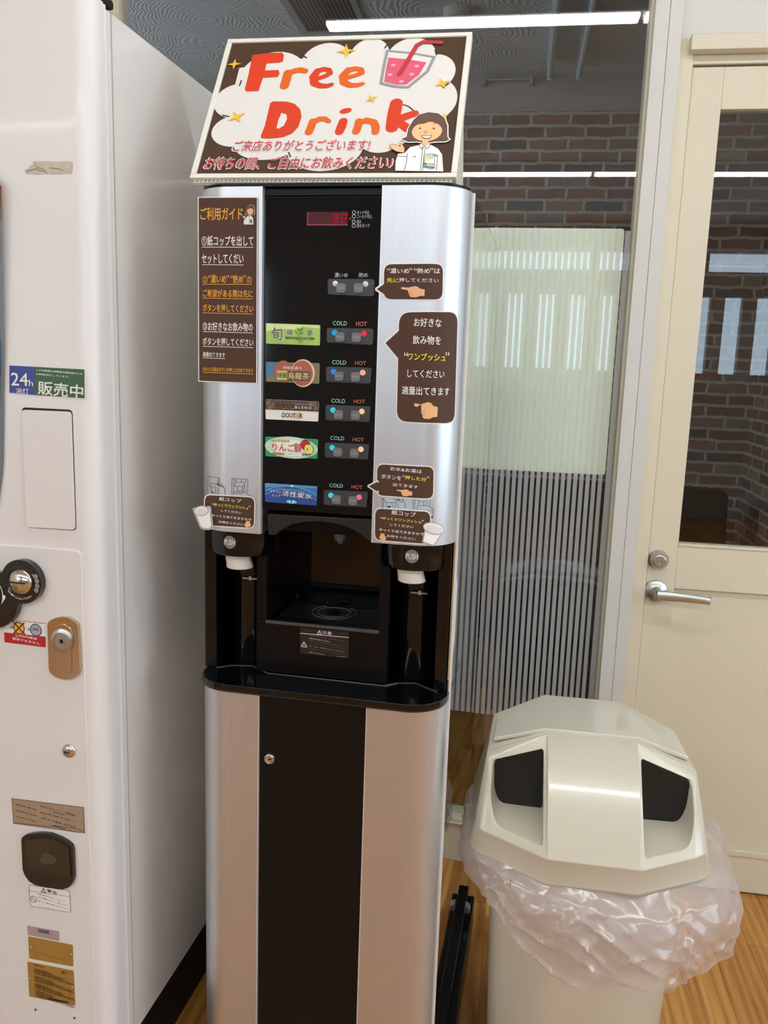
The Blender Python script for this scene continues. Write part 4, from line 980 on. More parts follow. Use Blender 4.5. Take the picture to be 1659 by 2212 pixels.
# guide poster on the left pillar
g = G(lambda u, z, h: (u, YF - .0012 - h, z)); pp = [(-.396,1.5725),(-.3062,1.572),(-.3057,1.3073),(-.397,1.3073)]
bd_ = [(-.3975,1.5738),(-.3048,1.5733),(-.3042,1.3059),(-.3986,1.3058)]
g.poly(bd_, INKW, 0).poly(pp, BROWN, 1)
g.text('ご利用ガイド', [(-.3933,1.5587),(-.328,1.5411)], GO, 2, .025)
uf = [(-.3275,1.5623),(-.3089,1.5347)]
def fs_(x, y): return (uf[0][0] + (x - 140) / 815 * (uf[1][0] - uf[0][0]), uf[0][1] + (y - 1215) / 815 * (uf[1][1] - uf[0][1]))
lady(g, fs_, (uf[1][0] - uf[0][0]) / 815, 3, True)
for t, bx, m in (('①紙コップを出して', [(-.3914,1.519),(-.3112,1.5048)], INKW), ('セットしてくだい', [(-.3912,1.4934),(-.3261,1.4797)], INKW), ('ご希望がある際は先に', [(-.3902,1.4423),(-.3117,1.4314)], GO), ('ボタンを押してください', [(-.3903,1.421),(-.3108,1.4099)], GO),
 ('③お好きなお飲み物の', [(-.3904,1.395),(-.3114,1.3824)], INKW), ('ボタンを押してください', [(-.3906,1.372),(-.3105,1.3607)], INKW), ('適量出てきます', [(-.3907,1.3506),(-.355,1.3435)], INKW), ('お水とお湯はボタンを押した分出てきます', [(-.3908,1.3284),(-.3103,1.3219)], GO)):
    g.text(t, bx, m, 2, .018)
    z = bx[1][1] - .0018; uline(g, (bx[0][0], z), (bx[1][0], z), m)
for t, bx in (('②', [(-.3906,1.461),(-.3823,1.4514)]), ('“', [(-.3817,1.4634),(-.3777,1.4591)]), ('濃いめ', [(-.3773,1.4634),(-.3533,1.4515)]), ('”', [(-.3529,1.4632),(-.3491,1.4591)]), ('“', [(-.3467,1.4632),(-.3427,1.4592)]), ('熱め', [(-.3423,1.4633),(-.3266,1.4518)]), ('”', [(-.3262,1.4635),(-.3225,1.4594)]), ('の', [(-.3208,1.4618),(-.3133,1.4523)])): g.text(t, bx, GO, 2, .018)
e = [(-.3907,1.4496),(-.3133,1.4506)]; uline(g, e[0], e[1], GO)
lab(g.build('guide_poster', dm), 'tall brown instruction poster with white and gold writing')
# pointing hands
def hand_left(g, a, b, L=2):
    w, h = b[0] - a[0], b[1] - a[1]
    def q(x, y): return (a[0] + w * x, a[1] + h * y)
    g.poly([q(*p) for p in ((0,.14),(.02,.06),(.3,.1),(.45,.02),(.58,-.05),(.72,.02),(.8,.18),(1,.25),(1,.85),(.8,.88),(.66,1),(.42,.98),(.36,.82),(.36,.7),(.3,.6),(.32,.46),(.28,.34),(.02,.24))], SKIN, L)
    for y in (.55, .75): g.line([q(.34, y), q(.46, y)], abs(w) * .02, mat('skin_line', 'a87848', .5), L + 1, caps=False)
def hand_down(g, a, b, L=2, flip=False):
    w, h = b[0] - a[0], b[1] - a[1]
    def q(x, y): return (a[0] + w * (1 - x if flip else x), a[1] + h * y)
    g.poly([q(*p) for p in ((.2,0),(.75,.02),(.78,.22),(.95,.3),(1,.5),(.92,.66),(.72,.7),(.68,1),(.58,1),(.5,.72),(.2,.62),(.04,.5),(.06,.3),(.2,.22))], SKIN, L)
def bubble(P4, tail, rr, side=0):
    """rounded plate with a pointed tail on its left edge"""
    tl_, tr_, br_, bl_ = P4
    pts = roundp([tl_, tr_, br_, bl_], rr)
    return pts, tail
def bub(g, P4, tail, rr, bw=.0035):
    pts = roundp(P4, rr)
    if tail: g.line([tail[0], tail[1], tail[2]], bw * 1.6, INKW, 0); 
    g.line(pts, bw, INKW, 0, True); g.poly(pts, INKW, 0)
    g.poly(pts, BROWN, 1)
    if tail: g.poly(tail, BROWN, 2)
g = wg()
bub(g, [(-.1153,1.481),(-.0313,1.4826),(-.0301,1.4341),(-.1145,1.4329)], [(-.1133,1.4549),(-.1249,1.4466),(-.1127,1.4389)], .011)

for t, bx in (('“', [(-.111,1.4758),(-.107,1.4727)]), ('濃いめ', [(-.1063,1.4758),(-.0789,1.4685)]), ('”', [(-.0787,1.4761),(-.0747,1.4731)]), ('“', [(-.0722,1.4762),(-.0682,1.4731)]), ('熱め', [(-.0675,1.4762),(-.0494,1.469)]), ('”', [(-.0492,1.4765),(-.0453,1.4736)]), ('は', [(-.0436,1.4764),(-.0353,1.4696)])): g.text(t, bx, INKW, 3, .02)
g.text('先に', [(-.1106,1.4624),(-.0933,1.4559)], INKL, 3, .02).text('押してください', [(-.0926,1.4626),(-.0371,1.4571)], INKW, 3, .02)
h = [(-.0897,1.4508),(-.0557,1.4361)]; hand_left(g, h[0], h[1], 3)
lab(g.build('bubble_sticker', dm), 'small brown speech bubble sticker beside the top button pair')
g = wg()
bub(g, [(-.0911,1.4147),(-.0022,1.418),(.002,1.2591),(-.0893,1.2596)], [(-.0899,1.3899),(-.1098,1.3714),(-.0901,1.35)], .016)
for t, bx, m in (('お好きな', [(-.0692,1.4076),(-.0303,1.3956)], INKW), ('飲み物を', [(-.0699,1.3832),(-.0299,1.371)], INKW), ('“', [(-.0818,1.359),(-.0766,1.354)], INKW), ('”', [(-.0215,1.361),(-.0154,1.356)], INKW), ('ワンプッシュ', [(-.0761,1.3584),(-.0215,1.3481)], INKL),
 ('してください', [(-.0759,1.3348),(-.0221,1.3239)], INKW), ('適量出てきます', [(-.083,1.3109),(-.0123,1.299)], INKW)): g.text(t, bx, m, 3, .02)
h = [(-.0644,1.2882),(-.0301,1.2648)]; hand_left(g, h[0], h[1], 3)
lab(g.build('bubble_sticker', dm), 'large tall brown speech bubble sticker on the right pillar')
ILL = mat('pictogram_line', '4a4c50', .5); ILB = mat('pictogram_blue', 'b4c4ce', .5)
# printed pictograms
g = wg()
g.poly([(-.1078,1.1454),(-.0347,1.1462),(-.034,1.131),(-.1076,1.1293)], ILB, -1)
for L in ([(-.1072,1.1455),(-.1069,1.1293)], [(-.1051,1.145),(-.1048,1.1294)], [(-.1072,1.1436),(-.1028,1.1415),(-.1027,1.1384),(-.0879,1.1388),(-.0831,1.1421),(-.0906,1.1441)], [(-.1002,1.138),(-.1005,1.13)], [(-.0928,1.1385),(-.0907,1.1319)], [(-.0867,1.1395),(-.087,1.1306)], [(-.0831,1.1421),(-.0769,1.1401),(-.0759,1.145),(-.0733,1.1403),(-.0719,1.1356),(-.0729,1.1312)], [(-.0836,1.1384),(-.0827,1.1309)], [(-.0601,1.1461),(-.0601,1.1302)], [(-.0577,1.1456),(-.0577,1.1304)], [(-.0552,1.1457),(-.0516,1.1435),(-.0431,1.1431),(-.042,1.1456)], [(-.0515,1.1429),(-.0531,1.1367),(-.0441,1.137),(-.0455,1.1425)], [(-.0537,1.1361),(-.054,1.1306)], [(-.0446,1.1358),(-.0405,1.1377),(-.0341,1.1341),(-.0289,1.1315),(-.0298,1.1212)], [(-.0396,1.1456),(-.0399,1.1383)], [(-.0353,1.1456),(-.0355,1.1353)]):
    g.line(L, .0007, ILL, 0, caps=False)
g.ell([(-.0963,1.1321),(-.0963,1.1321)][0], .0022, .0016, INKB, 0); g.poly([(-.0845,1.1453),(-.0795,1.1436),(-.0792,1.1424),(-.085,1.1438)], INKB, 0); g.ell([(-.031,1.1193),(-.031,1.1193)][0], .0016, .0016, INKB, 0)
lab(g.build('pictogram', dm), 'line drawing of hands at a cup dispenser, right pillar')
g = wg()
for L in ([(-.3939,1.1591),(-.3666,1.1593),(-.3666,1.1505),(-.3626,1.1501),(-.3595,1.1477),(-.3561,1.1412),(-.3561,1.1344)], [(-.3939,1.1591),(-.3948,1.1321)], [(-.3875,1.1591),(-.3881,1.1488),(-.37,1.1495),(-.3683,1.1537),(-.3686,1.1591)], [(-.3857,1.1477),(-.3894,1.1439),(-.3803,1.1436),(-.3735,1.1444)], [(-.3824,1.1434),(-.3846,1.1355),(-.3754,1.136)], [(-.3735,1.1457),(-.3735,1.1341)], [(-.3691,1.1441),(-.3692,1.1332)], [(-.3626,1.1501),(-.3618,1.1455),(-.358,1.1458)], [(-.3447,1.1601),(-.3188,1.1599),(-.3193,1.1408)], [(-.3447,1.1601),(-.3451,1.1324)], [(-.3423,1.1596),(-.3402,1.1543),(-.3233,1.1547),(-.3219,1.1595)], [(-.3374,1.1592),(-.3376,1.1545)], [(-.3289,1.1593),(-.3292,1.1543)], [(-.3402,1.1523),(-.3388,1.1477),(-.3261,1.1491),(-.324,1.1533)], [(-.3352,1.1479),(-.3366,1.141),(-.3274,1.1416),(-.3282,1.1483)], [(-.3402,1.1395),(-.3281,1.1395),(-.3288,1.1375),(-.3395,1.1375),(-.3402,1.1395)], [(-.3288,1.1375),(-.3239,1.1411),(-.3176,1.1355),(-.3126,1.1344)], [(-.3416,1.1542),(-.3419,1.1326)], [(-.3244,1.1526),(-.3246,1.1418)]):
    g.line(L, .0006, ILL, 0, caps=False)
g.ell([(-.3813,1.135),(-.3813,1.135)][0], .0018, .0016, INKB, 0); g.poly([(-.3703,1.1497),(-.3634,1.1474),(-.3631,1.1458),(-.3708,1.148)], INKB, 0)
lab(g.build('pictogram', dm), 'line drawing of hands at a cup dispenser, left pillar')
g = wg()
bub(g, [(-.1162,1.1948),(-.0321,1.1949),(-.031,1.1478),(-.1156,1.1484)], None, .010)
tg = [(-.1145,1.1676),(-.1208,1.1644),(-.1206,1.1581),(-.1146,1.1546)]; g.poly(tg, BROWN, 2)
lab(g.build('bubble_sticker', dm), 'brown speech bubble sticker by the lowest button pair').name = 'bubble_sticker_base'
o = bpy.data.objects['bubble_sticker_base']; o.name = 'bubble_sticker'
# its tail reaches over the edge of the black panel; lettering on top
g = G(lambda u, z, h: (u, YF - h, z)); tt = [(-.115,1.1688),(-.1284,1.1613),(-.1145,1.1536)]
g.line([tt[0], tt[1], tt[2]], .004, INKW, 1); g.poly(tt, BROWN, 2)
for t, bx, m in (('お水&お湯は', [(-.0962,1.1916),(-.049,1.1859)], INKW), ('ボタンを', [(-.1092,1.18),(-.0794,1.1737)], INKW), ('“', [(-.0773,1.1811),(-.074,1.1784)], INKW), ('”', [(-.041,1.181),(-.0375,1.1784)], INKW), ('押した分', [(-.0736,1.1799),(-.0419,1.1743)], INKL), ('出てきます', [(-.0914,1.1677),(-.0535,1.163)], INKW)):
    g.text(t, bx, m, 4, .025, 0, -.045)
h = [(-.0856,1.1595),(-.0621,1.1498)]; hand_left(g, h[0], h[1], 4)
g.build('bubble_print', o)
CUPW = mat('cup_print_white', 'f2f0ec', .5); CUPG = mat('cup_print_grey', 'a8a8a4', .5)
def cupmark(g, P4, rimc, L):
    g.line(P4, .004, CUPG, L, True); g.poly(P4, CUPW, L + 1)
    c, rx, ry, ro = rimc; g.ell(c, rx + .0008, ry + .0008, CUPG, L + 2, ro, 28); g.ell(c, rx - .0006, ry - .0006, INKW, L + 3, ro, 28)
    g.ell((c[0], c[1] - ry * .12), rx * .8, ry * .7, mat('cup_inside', 'dcdad6', .5), L + 4, ro, 28)
g = wg()
bub(g, [(-.1169,1.1283),(-.0344,1.128),(-.0327,1.0796),(-.1164,1.0803)], None, .010)
for t, bx, m in (('紙コップ', [(-.0918,1.1269),(-.0554,1.1201)], INKW), ('“', [(-.1087,1.1161),(-.1061,1.1136)], INKW), ('”', [(-.0466,1.1156),(-.0438,1.1128)], INKW), ('ゆっくりワンプッシュ', [(-.1054,1.1154),(-.0469,1.1113)], INKL), ('してください', [(-.0936,1.1068),(-.0584,1.1028)], INKW), ('ゆっくり出てきますので', [(-.1097,1.0975),(-.0429,1.0932)], INKW), ('お待ちください', [(-.0979,1.089),(-.0546,1.0851)], INKW)):
    g.text(t, bx, m, 3, .025, 0, -.045)
h = [(-.1098,1.091),(-.0991,1.0756)]; hand_down(g, h[0], h[1], 3)
c = [(-.0276,1.1024),(-.014,1.0984)]
cupmark(g, [(-.0396,1.1053),(-.014,1.0963),(-.0275,1.0773),(-.0428,1.0828)], (c[0], .0165, .0082, -.28), 3)
lab(g.build('cup_sticker', dm), 'brown paper cup notice at the foot of the right pillar')
g = G(lambda u, z, h: (u, YF - .001 - h, z))
bub(g, [(-.3887,1.1316),(-.3074,1.1327),(-.308,1.0847),(-.3887,1.0839)], None, .010)
for t, bx, m in (('紙コップ', [(-.3649,1.1295),(-.3285,1.1237)], INKW), ('“', [(-.3761,1.1197),(-.3735,1.1169)], INKW), ('”', [(-.3164,1.1198),(-.3138,1.117)], INKW), ('ゆっくりワンプッシュ', [(-.373,1.1191),(-.3169,1.1141)], INKL), ('してください', [(-.3618,1.11),(-.3282,1.1063)], INKW), ('ゆっくり出てきますので', [(-.3765,1.1011),(-.3123,1.097)], INKW), ('お待ちください', [(-.3656,1.092),(-.325,1.0881)], INKW)):
    g.text(t, bx, m, 3, .025, 0, -.045)
h = [(-.323,1.0954),(-.3122,1.0811)]; hand_down(g, h[0], h[1], 4, True)
lab(g.build('cup_sticker', dm), 'brown paper cup notice at the foot of the left pillar')
o = [c_ for c_ in dm.children if c_.name.startswith('cup_sticker')][-1]
# its printed cup sticks out past the edge of the pillar
g = G(lambda u, z, h: (u, YF - .0042 - h, z))
c = [(-.3932,1.1067),(-.3799,1.1096)]
pt = [(-.405,1.1079),(-.3802,1.1121),(-.3768,1.0834),(-.3809,1.0799),(-.3901,1.0797),(-.3936,1.0814)]
g.line(pt, .006, mat('cup_backing', 'cfcfca', .5), 0, True); cupmark(g, pt, (c[0], .0118, .0075, .22), 1)
g.build('cup_print', o)

# ---------------------------------------------------------------- paper cups hanging from the dispensers
CUP = mat('white_paper_cup', 'ded6c8', .6)
def place(o, x, y, z):
    r = math.radians(-2.42); c, s = math.cos(r), math.sin(r); P = (-.05382,-.25991,0)
    o.location = (P[0] + c * x - s * y, P[1] + s * x + c * y, z); o.rotation_euler = (0, 0, r); return o
for a, b, lb in (((-.3598,1.0316), (-.3533,1.0056), 'white paper cup hanging from the left cup dispenser'), ((-.0734,1.0305), (-.0665,1.0063), 'white paper cup hanging from the right cup dispenser')):
    q = B(); dx = a[0] - b[0]; hh = a[1] - b[1] + .008
    prof = [(.0195, hh), (.0205, hh * .6), (.0215, .003), (.0222, .0015), (.0215, 0), (.0205, .0015), (.0190, hh * .8)]
    q.lathe(prof, (0, 0, 0), 'z', 36)
    for v in q.bm.verts: v.co.x += dx * v.co.z / hh
    q.bm.normal_update()
    o = q.build('paper_cup', CUP, None, smooth=40); tag(o, lb, 'paper cup', 'paper cups in the dispenser'); place(o, b[0], -.582, b[1])

# ---------------------------------------------------------------- sign on top
sx, sz_, sy, yaw, tilt, sw, sh = (lambda a: (a[0], a[2], a[1], a[3], a[4], a[5], a[6]))((-.21704,-.625,1.60022,.03614,.58358,.39347,.29616))
sg = bpy.data.objects.new('sign', None); COL.objects.link(sg)
tag(sg, 'brown FREE DRINK sign board in white corrugated plastic on top of the dispenser', 'sign'); place(sg, sx, sy, sz_)
sg.rotation_euler = (0, 0, math.radians(-2.42) + yaw)
ct, st_ = math.cos(tilt), math.sin(tilt)
def MS(u, v, h): return (u, v * st_ - h * ct, v * ct + h * st_)
PLAS = mat('white_corrugated_plastic', 'd9d6c8', .4)
q = B(); T_ = .007
def slab(q, u0, u1, v0, v1, h0, h1): q.hexa([MS(u0, v0, h0), MS(u1, v0, h0), MS(u1, v0, h1), MS(u0, v0, h1), MS(u0, v1, h0), MS(u1, v1, h0), MS(u1, v1, h1), MS(u0, v1, h1)])
w = sw / 2
slab(q, -w, w, 0, sh, -.012, 0); q.build('board', PLAS, sg, bevel=.0015)
q = B()
for u0, u1, v0, v1 in ((-w, w, 0, .0085), (-w, w, sh - .0085, sh), (-w, -w + .0085, .0085, sh - .0085), (w - .0085, w, .0085, sh - .0085)): slab(q, u0, u1, v0, v1, 0, .0035)
q.build('frame', mat('sign_frame', 'dddace', .4), sg, bevel=.001)
# corrugated cut edge under the board and the folded foot behind it
q = B(); k = 60
for i in range(k + 1):
    u = -w + .008 + (2 * w - .016) * i / k; slab(q, u - .0009, u + .0009, -.0044, .0005, -.006, -.001)
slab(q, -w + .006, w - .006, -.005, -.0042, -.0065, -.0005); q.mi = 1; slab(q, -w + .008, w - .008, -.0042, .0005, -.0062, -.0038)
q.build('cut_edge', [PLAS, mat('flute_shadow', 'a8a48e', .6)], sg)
# wedge foot: side cheeks and base down to the top of the machine
bz = 1.5932 - sz_
q = B(); q.prism([(.002, -.004), (.030, bz), (.30, bz), (.165, .235)], -w + .012, -w + .017, 'x'); q.prism([(.002, -.004), (.030, bz), (.30, bz), (.165, .235)], w - .017, w - .012, 'x')
q.box(-w + .012, w - .012, .030, .30, bz, bz + .004); q.build('stand', PLAS, sg, bevel=.0006)
# artwork
def MA(u, v, h): return MS(u, v, h)
g = G(MA); KS = sw / 574 / 2.552
g.poly(rect((-w + .0085, sh - .0085), (w - .0085, .0085)), mat('sign_brown', '47301f', .6, spec=.25), 0)
SW = mat('sign_white', 'd8d5cf', .6, spec=.25)
for c, e1, e2 in ([(-.1081,.2097),(-.0539,.2081),(-.1179,.2656)], [(-.0272,.2412),(.0119,.2399),(-.0334,.2831)], [(.0406,.2509),(.072,.2498),(.0356,.2906)], [(.1067,.2426),(.146,.2412),(.1018,.2892)], [(.1457,.2138),(.1774,.2128),(.1422,.2513)], [(.1525,.1563),(.1849,.1556),(.1486,.1982)], [(-.1544,.1597),(-.1918,.1605),(-.1614,.1961)], [(-.145,.0966),(-.1831,.0971),(-.1513,.1288)], [(-.0922,.0718),(-.1431,.0724),(-.086,.0374)], [(-.0017,.0599),(.0554,.0593),(.005,.015)], [(.0792,.0842),(.1141,.0837),(.0834,.0495)]):
    g.ell(c, math.hypot(e1[0] - c[0], e1[1] - c[1]), math.hypot(e2[0] - c[0], e2[1] - c[1]), SW, 1, 0, 40)
g.poly([(-.1654,.2316),(-.0507,.2521),(.1512,.2292),(.1733,.1044),(.1009,.0589),(-.1176,.0575),(-.1649,.11)], SW, 1)
for L in ([(-.0676,.2568),(-.0585,.25)], [(.0664,.2763),(.0628,.2675)], [(.1421,.2613),(.1455,.2492)], [(.1699,.1888),(.1613,.1788)], [(-.1565,.2039),(-.1575,.1912)], [(-.1731,.1292),(-.1608,.1259)], [(-.0553,.0519),(-.0503,.0418)], [(.1047,.1455),(.1138,.1415),(.123,.1317)]): g.line(L, 9 * KS, INKB, 2, caps=False)
RO = mat('letter_red', 'cf3a16', .6, spec=.25); OR = mat('letter_orange', 'd85f18', .6, spec=.25)
def st(P, w, m, L=3): g.line(P, [x * KS for x in w] if isinstance(w, list) else w * KS, m, L)
# Free
g.poly([(-.1491,.2598),(-.1205,.2637),(-.1012,.2638),(-.0969,.2579),(-.0963,.2436),(-.1017,.2409),(-.1223,.2404),(-.1224,.2242),(-.1004,.2247),(-.0971,.2174),(-.0986,.2094),(-.1224,.2081),(-.1245,.1793),(-.1449,.179),(-.1475,.185),(-.1473,.2149)], RO, 3)
st([(-.0837,.2177),(-.0839,.205),(-.0847,.1892)], [54, 56, 54], OR); st([(-.0814,.2161),(-.075,.2215),(-.0651,.2236),(-.0569,.2209)], [40, 42, 44, 40], OR)
st([(-.0412,.2006),(-.0237,.208),(-.0161,.2149),(-.0195,.2221),(-.0275,.224),(-.0371,.2203),(-.0415,.2077),(-.0382,.1938),(-.0278,.1877),(-.0164,.1874),(-.0102,.1903)], [34, 32, 34, 36, 38, 44, 50, 48, 40, 34, 28], RO)
st([(.0052,.2016),(.0233,.2085),(.0339,.2141),(.0315,.2213),(.0227,.2236),(.0116,.2211),(.0054,.2083),(.0082,.1945),(.0185,.1876),(.0303,.1877),(.0378,.1906)], [34, 32, 34, 36, 38, 44, 50, 48, 40, 34, 28], OR)
# Drink
dO = [(-.1009,.1527),(-.0972,.1564),(-.0756,.1556),(-.0619,.1506),(-.0515,.139),(-.0466,.123),(-.0484,.1025),(-.0559,.089),(-.0687,.0818),(-.0879,.0791),(-.1021,.08),(-.1035,.0848),(-.101,.1052)]
g.poly(dO, RO, 3); g.poly([(-.0794,.1312),(-.0709,.128),(-.0686,.1178),(-.0712,.1047),(-.0785,.0982),(-.0818,.1005),(-.0816,.1161)], SW, 4)
st([(-.0277,.1133),(-.0288,.1022),(-.0307,.0912)], [46, 48, 46], OR); st([(-.0256,.1122),(-.0187,.118),(-.0103,.1179),(-.0034,.1129)], [36, 38, 36, 30], OR)
st([(.0188,.1125),(.0176,.1015),(.0157,.0916)], [50, 54, 50], RO); c = [(.0194,.1341),(.0194,.1341)][0]; g.ell(c, 35 * KS, 20 * KS, RO, 3, .3)
st([(.043,.1121),(.0423,.1011),(.0409,.0912)], [46, 46, 44], OR); st([(.0448,.1095),(.0538,.1138),(.0652,.1099),(.0698,.0988),(.0698,.0901)], [36, 42, 44, 46, 42], OR)
st([(.0948,.1483),(.094,.1241),(.0937,.0984)], [72, 76, 70], RO); st([(.099,.1111),(.1102,.1201),(.1244,.1265)], [50, 52, 48], RO); st([(.1004,.1111),(.1153,.0981),(.1241,.0907)], [50, 54, 50], RO)
for t, bx in (('ご来店ありがとうございます!', [(-.1423,.0754),(.0655,.0536)]), ('お待ちの間、ご自由にお飲みください♪', [(-.1795,.0417),(.1029,.0187)])):
    e = .0009; ob = [(bx[0][0] - e, bx[0][1] + e), (bx[1][0] + e, bx[1][1] - e)]
    g.text(t, ob, SW, 3, .075, .12).text(t, bx, INKR, 4, .022, .12)
# glass with straw
gy = mat('glass_outline', '8d9090', .5); pk = mat('drink_pink', 'd4506a', .5); lp2 = mat('drink_bubble', 'f0a4b0', .5); rd = mat('straw_red', 'b22430', .5)
cupo = [(.0679,.2608),(.104,.2547),(.142,.2445),(.1347,.2141),(.1085,.1809),(.0867,.1838),(.0663,.1909),(.0666,.2241)]
g.poly(cupo, SW, 3); g.line(cupo, 17 * KS, gy, 4, True); g.poly([(.0717,.2458),(.1027,.2407),(.1314,.233),(.123,.2067),(.1052,.186),(.089,.1872),(.0711,.1935),(.0707,.2201)], pk, 4)
for x, z in [(.081,.2284),(.1175,.2252),(.0783,.2081),(.1117,.2082),(.0975,.1931)]: g.ell((x, z), 14 * KS, 10 * KS, lp2, 5)
g.line([(.0923,.2076),(.1039,.2427),(.113,.2712),(.1219,.2782),(.1356,.2772),(.1504,.2754)], 27 * KS, rd, 6)
# sparkles
sy_ = mat('sparkle_yellow', 'eeb11e', .5)
def spark(c, r, ro=0., L=5):
    pts = []
    for k in range(8):
        a = ro + PI / 4 * k; rr = r if k % 2 == 0 else r * .3
        pts.append((c[0] + rr * math.cos(a), c[1] + rr * math.sin(a)))
    g.poly(pts, sy_, L)
for (x, z), r, ro in zip([(-.1749,.2393),(.0025,.2624),(.16,.1872),(.056,.1575),(-.1489,.1242),(.1698,.1197)], (44, 60, 48, 38, 58, 26), (.05, .1, .45, .55, .6, .5)): spark((x, z), r * KS, ro)
qa, qb, qc = [(.0679,.1592),(.1752,.1566),(.0851,.017)]
def fw_(x, y): return (qa[0] + (qb[0] - qa[0]) * x / 1000 + (qc[0] - qa[0]) * (y - 1000) / 1000, qa[1] + (qb[1] - qa[1]) * x / 1000 + (qc[1] - qa[1]) * (y - 1000) / 1000)
lady(g, fw_, sw / 574 / 6.505, 6)
g.build('artwork', sg)

# ================================================================ TRASH BIN
BX, BY = .1685, -.66
bn = thing('trash_bin', 'beige plastic trash bin with two openings in its faceted lid, beside the door', 'trash bin', (BX, BY, 0))
BIN = mat('bin_beige', 'cbc5b4', .38, bump=(500, .03)); LID = mat('lid_beige', 'c6c0ad', .2, coat=.3)
def rr(hw, yf, yb, r, z, n=6):
    return [(x, y, z) for x, y in arc(-hw + r, yf + r, r, 180, 270, n) + arc(hw - r, yf + r, r, 270, 360, n) + arc(hw - r, yb - r, r, 0, 90, n) + arc(-hw + r, yb - r, r, 90, 180, n)]
def octo(m, yf, s, ys, yb, z, r=.03, n=6):
    P = [(-m, yf), (m, yf), (s, ys), (s, yb), (-s, yb), (-s, ys)]
    return [(x, y, z) for x, y in roundp(P, r, n)]
q = B(); q.loft([octo(.058, -.130, .143, -.075, .140, 0), octo(.06, -.136, .149, -.08, .145, .012), octo(.066, -.150, .165, -.086, .150, .50), octo(.067, -.153, .168, -.088, .152, .515)], True, False)
q.build('body', BIN, bn, smooth=40)
# lid: outline of rings, octagon with a broad front facet
def oc(m, yf, s, ys, yb, z, zs=None, zb=None):
    zs = z if zs is None else zs; zb = zs if zb is None else zb
    return [(-m, yf, z), (m, yf, z), (s, ys, zs), (s, yb, zb), (m, yb + .05, zb), (-m, yb + .05, zb), (-s, yb, zb), (-s, ys, zs)]
def lidring(m, yf, s, ys, yb, z):
    """octagon ring whose two front outer corners are rounded; returns the points and the index of each rounded corner"""
    P = oc(m, yf, s, ys, yb, z)
    c = [(x, y, z) for x, y in roundp([P[1][:2], P[2][:2], P[3][:2]], [0, .03, 0], 5)[1:-1]]
    cl = [(-x, y, z) for x, y, _ in c][::-1]
    return [P[0], P[1]] + c + P[3:7] + cl
def lidrings():
    return [lidring(.0735, -.174, .2035, -.098, .155, .505), lidring(.074, -.1775, .2065, -.102, .155, .510), lidring(.074, -.1765, .205, -.101, .152, .516),
            lidring(.0745, -.1875, .1955, -.116, .145, .560)]
CR = lidring(.0745, -.1875, .1955, -.116, .145, .560)[2:8]
A_ = oc(.0745, -.1875, .1955, -.116, .145, .560)
Bm = [(-.077, -.083, .682), (.077, -.083, .682)]
Tm = [(-.078, -.024, .702), (.078, -.024, .702)]; Ts = [(.181, -.026, .661), (-.181, -.026, .661)]
q = B(); q.loft(lidrings(), False, False)
# front mid facet, crest, roof
q.face([A_[0], A_[1], Bm[1], Bm[0]]); q.face([Bm[0], Bm[1], Tm[1], Tm[0]])
q.face([A_[0], Bm[0], Tm[0]]); q.face([A_[1], Bm[1], Tm[1]])
HOLES = []
for s in (0, 1):
    tm, ts = (Tm[1], Ts[0]) if s else (Tm[0], Ts[1])
    sx_ = 1 if s else -1
    # side facet with its recessed opening
    P0, P1, P2, P3 = [Vector(p) for p in ((A_[1], CR[0], ts, tm) if s else (A_[0], (-CR[0][0], CR[0][1], CR[0][2]), ts, tm))]
    def bil(u, v): return P0 * (1 - u) * (1 - v) + P1 * u * (1 - v) + P2 * u * v + P3 * (1 - u) * v
    ins = roundp([(.065, .075), (.89, .11), (.965, .40), (.935, .86), (.065, .875)], [.05, .28, .12, .05, .04], 5)
    ol = [bil(u, v) for u, v in ins]
    vo = [q.bm.verts.new(p) for p in (P0, P1, P2, P3)]; vi = [q.bm.verts.new(p) for p in ol]
    n = len(vi)
    def near(c): return min(range(n), key=lambda i: (Vector(ins[i]) - Vector(c)).length)
    idx = [near(c) for c in ((.07, .075), (.92, .16), (.90, .86), (.07, .875))]
    for k in range(4):
        i = idx[k]; j = idx[(k + 1) % 4]; seq = [vi[i]]
        while i != j: i = (i + 1) % n; seq.append(vi[i])
        try: q.bm.faces.new([vo[k], vo[(k + 1) % 4]] + seq[::-1])
        except ValueError: pass
    # recess: its walls and level floor run straight back to the hole
    def back(p): return Vector((p.x * .97, max(p.y + .004, -.046), p.z))
    bk = [back(p) for p in ol]; vb = [q.bm.verts.new(p) for p in bk]
    for i in range(n): q.bm.faces.new([vi[i], vi[(i + 1) % n], vb[(i + 1) % n], vb[i]])
    HOLES.append([(p.x * 1.0, p.z) for p in bk])
    # outer side facet
    c = A_[3] if s else A_[6]; b = A_[2] if s else A_[7]
    cr = [(sx_ * x, y, z) for x, y, z in CR]
    for e0, e1 in zip(cr, cr[1:]): q.face([e0, e1, ts])
    q.face([cr[-1], ts, (sx_ * .174, .14, .66), c])
# rear roof
q.face([Tm[0], Tm[1], (.075, .19, .690), (-.075, .19, .690)])
for sx_, tm, ts in ((1, Tm[1], Ts[0]), (-1, Tm[0], Ts[1])):
    q.face([tm, ts, (sx_ * .174, .14, .66), (sx_ * .075, .19, .690)])
    q.face([(sx_ * .174, .14, .66), (sx_ * .075, .19, .690), (sx_ * .0745, .195, .56), (sx_ * .1955, .145, .56)])
q.face([(-.075, .19, .690), (.075, .19, .690), (.0745, .195, .56), (-.0745, .195, .56)])
bmesh.ops.remove_doubles(q.bm, verts=q.bm.verts, dist=.0004)
lid = q.build('lid', LID, bn, bevel=.0045, seg=3, merge=.0004)
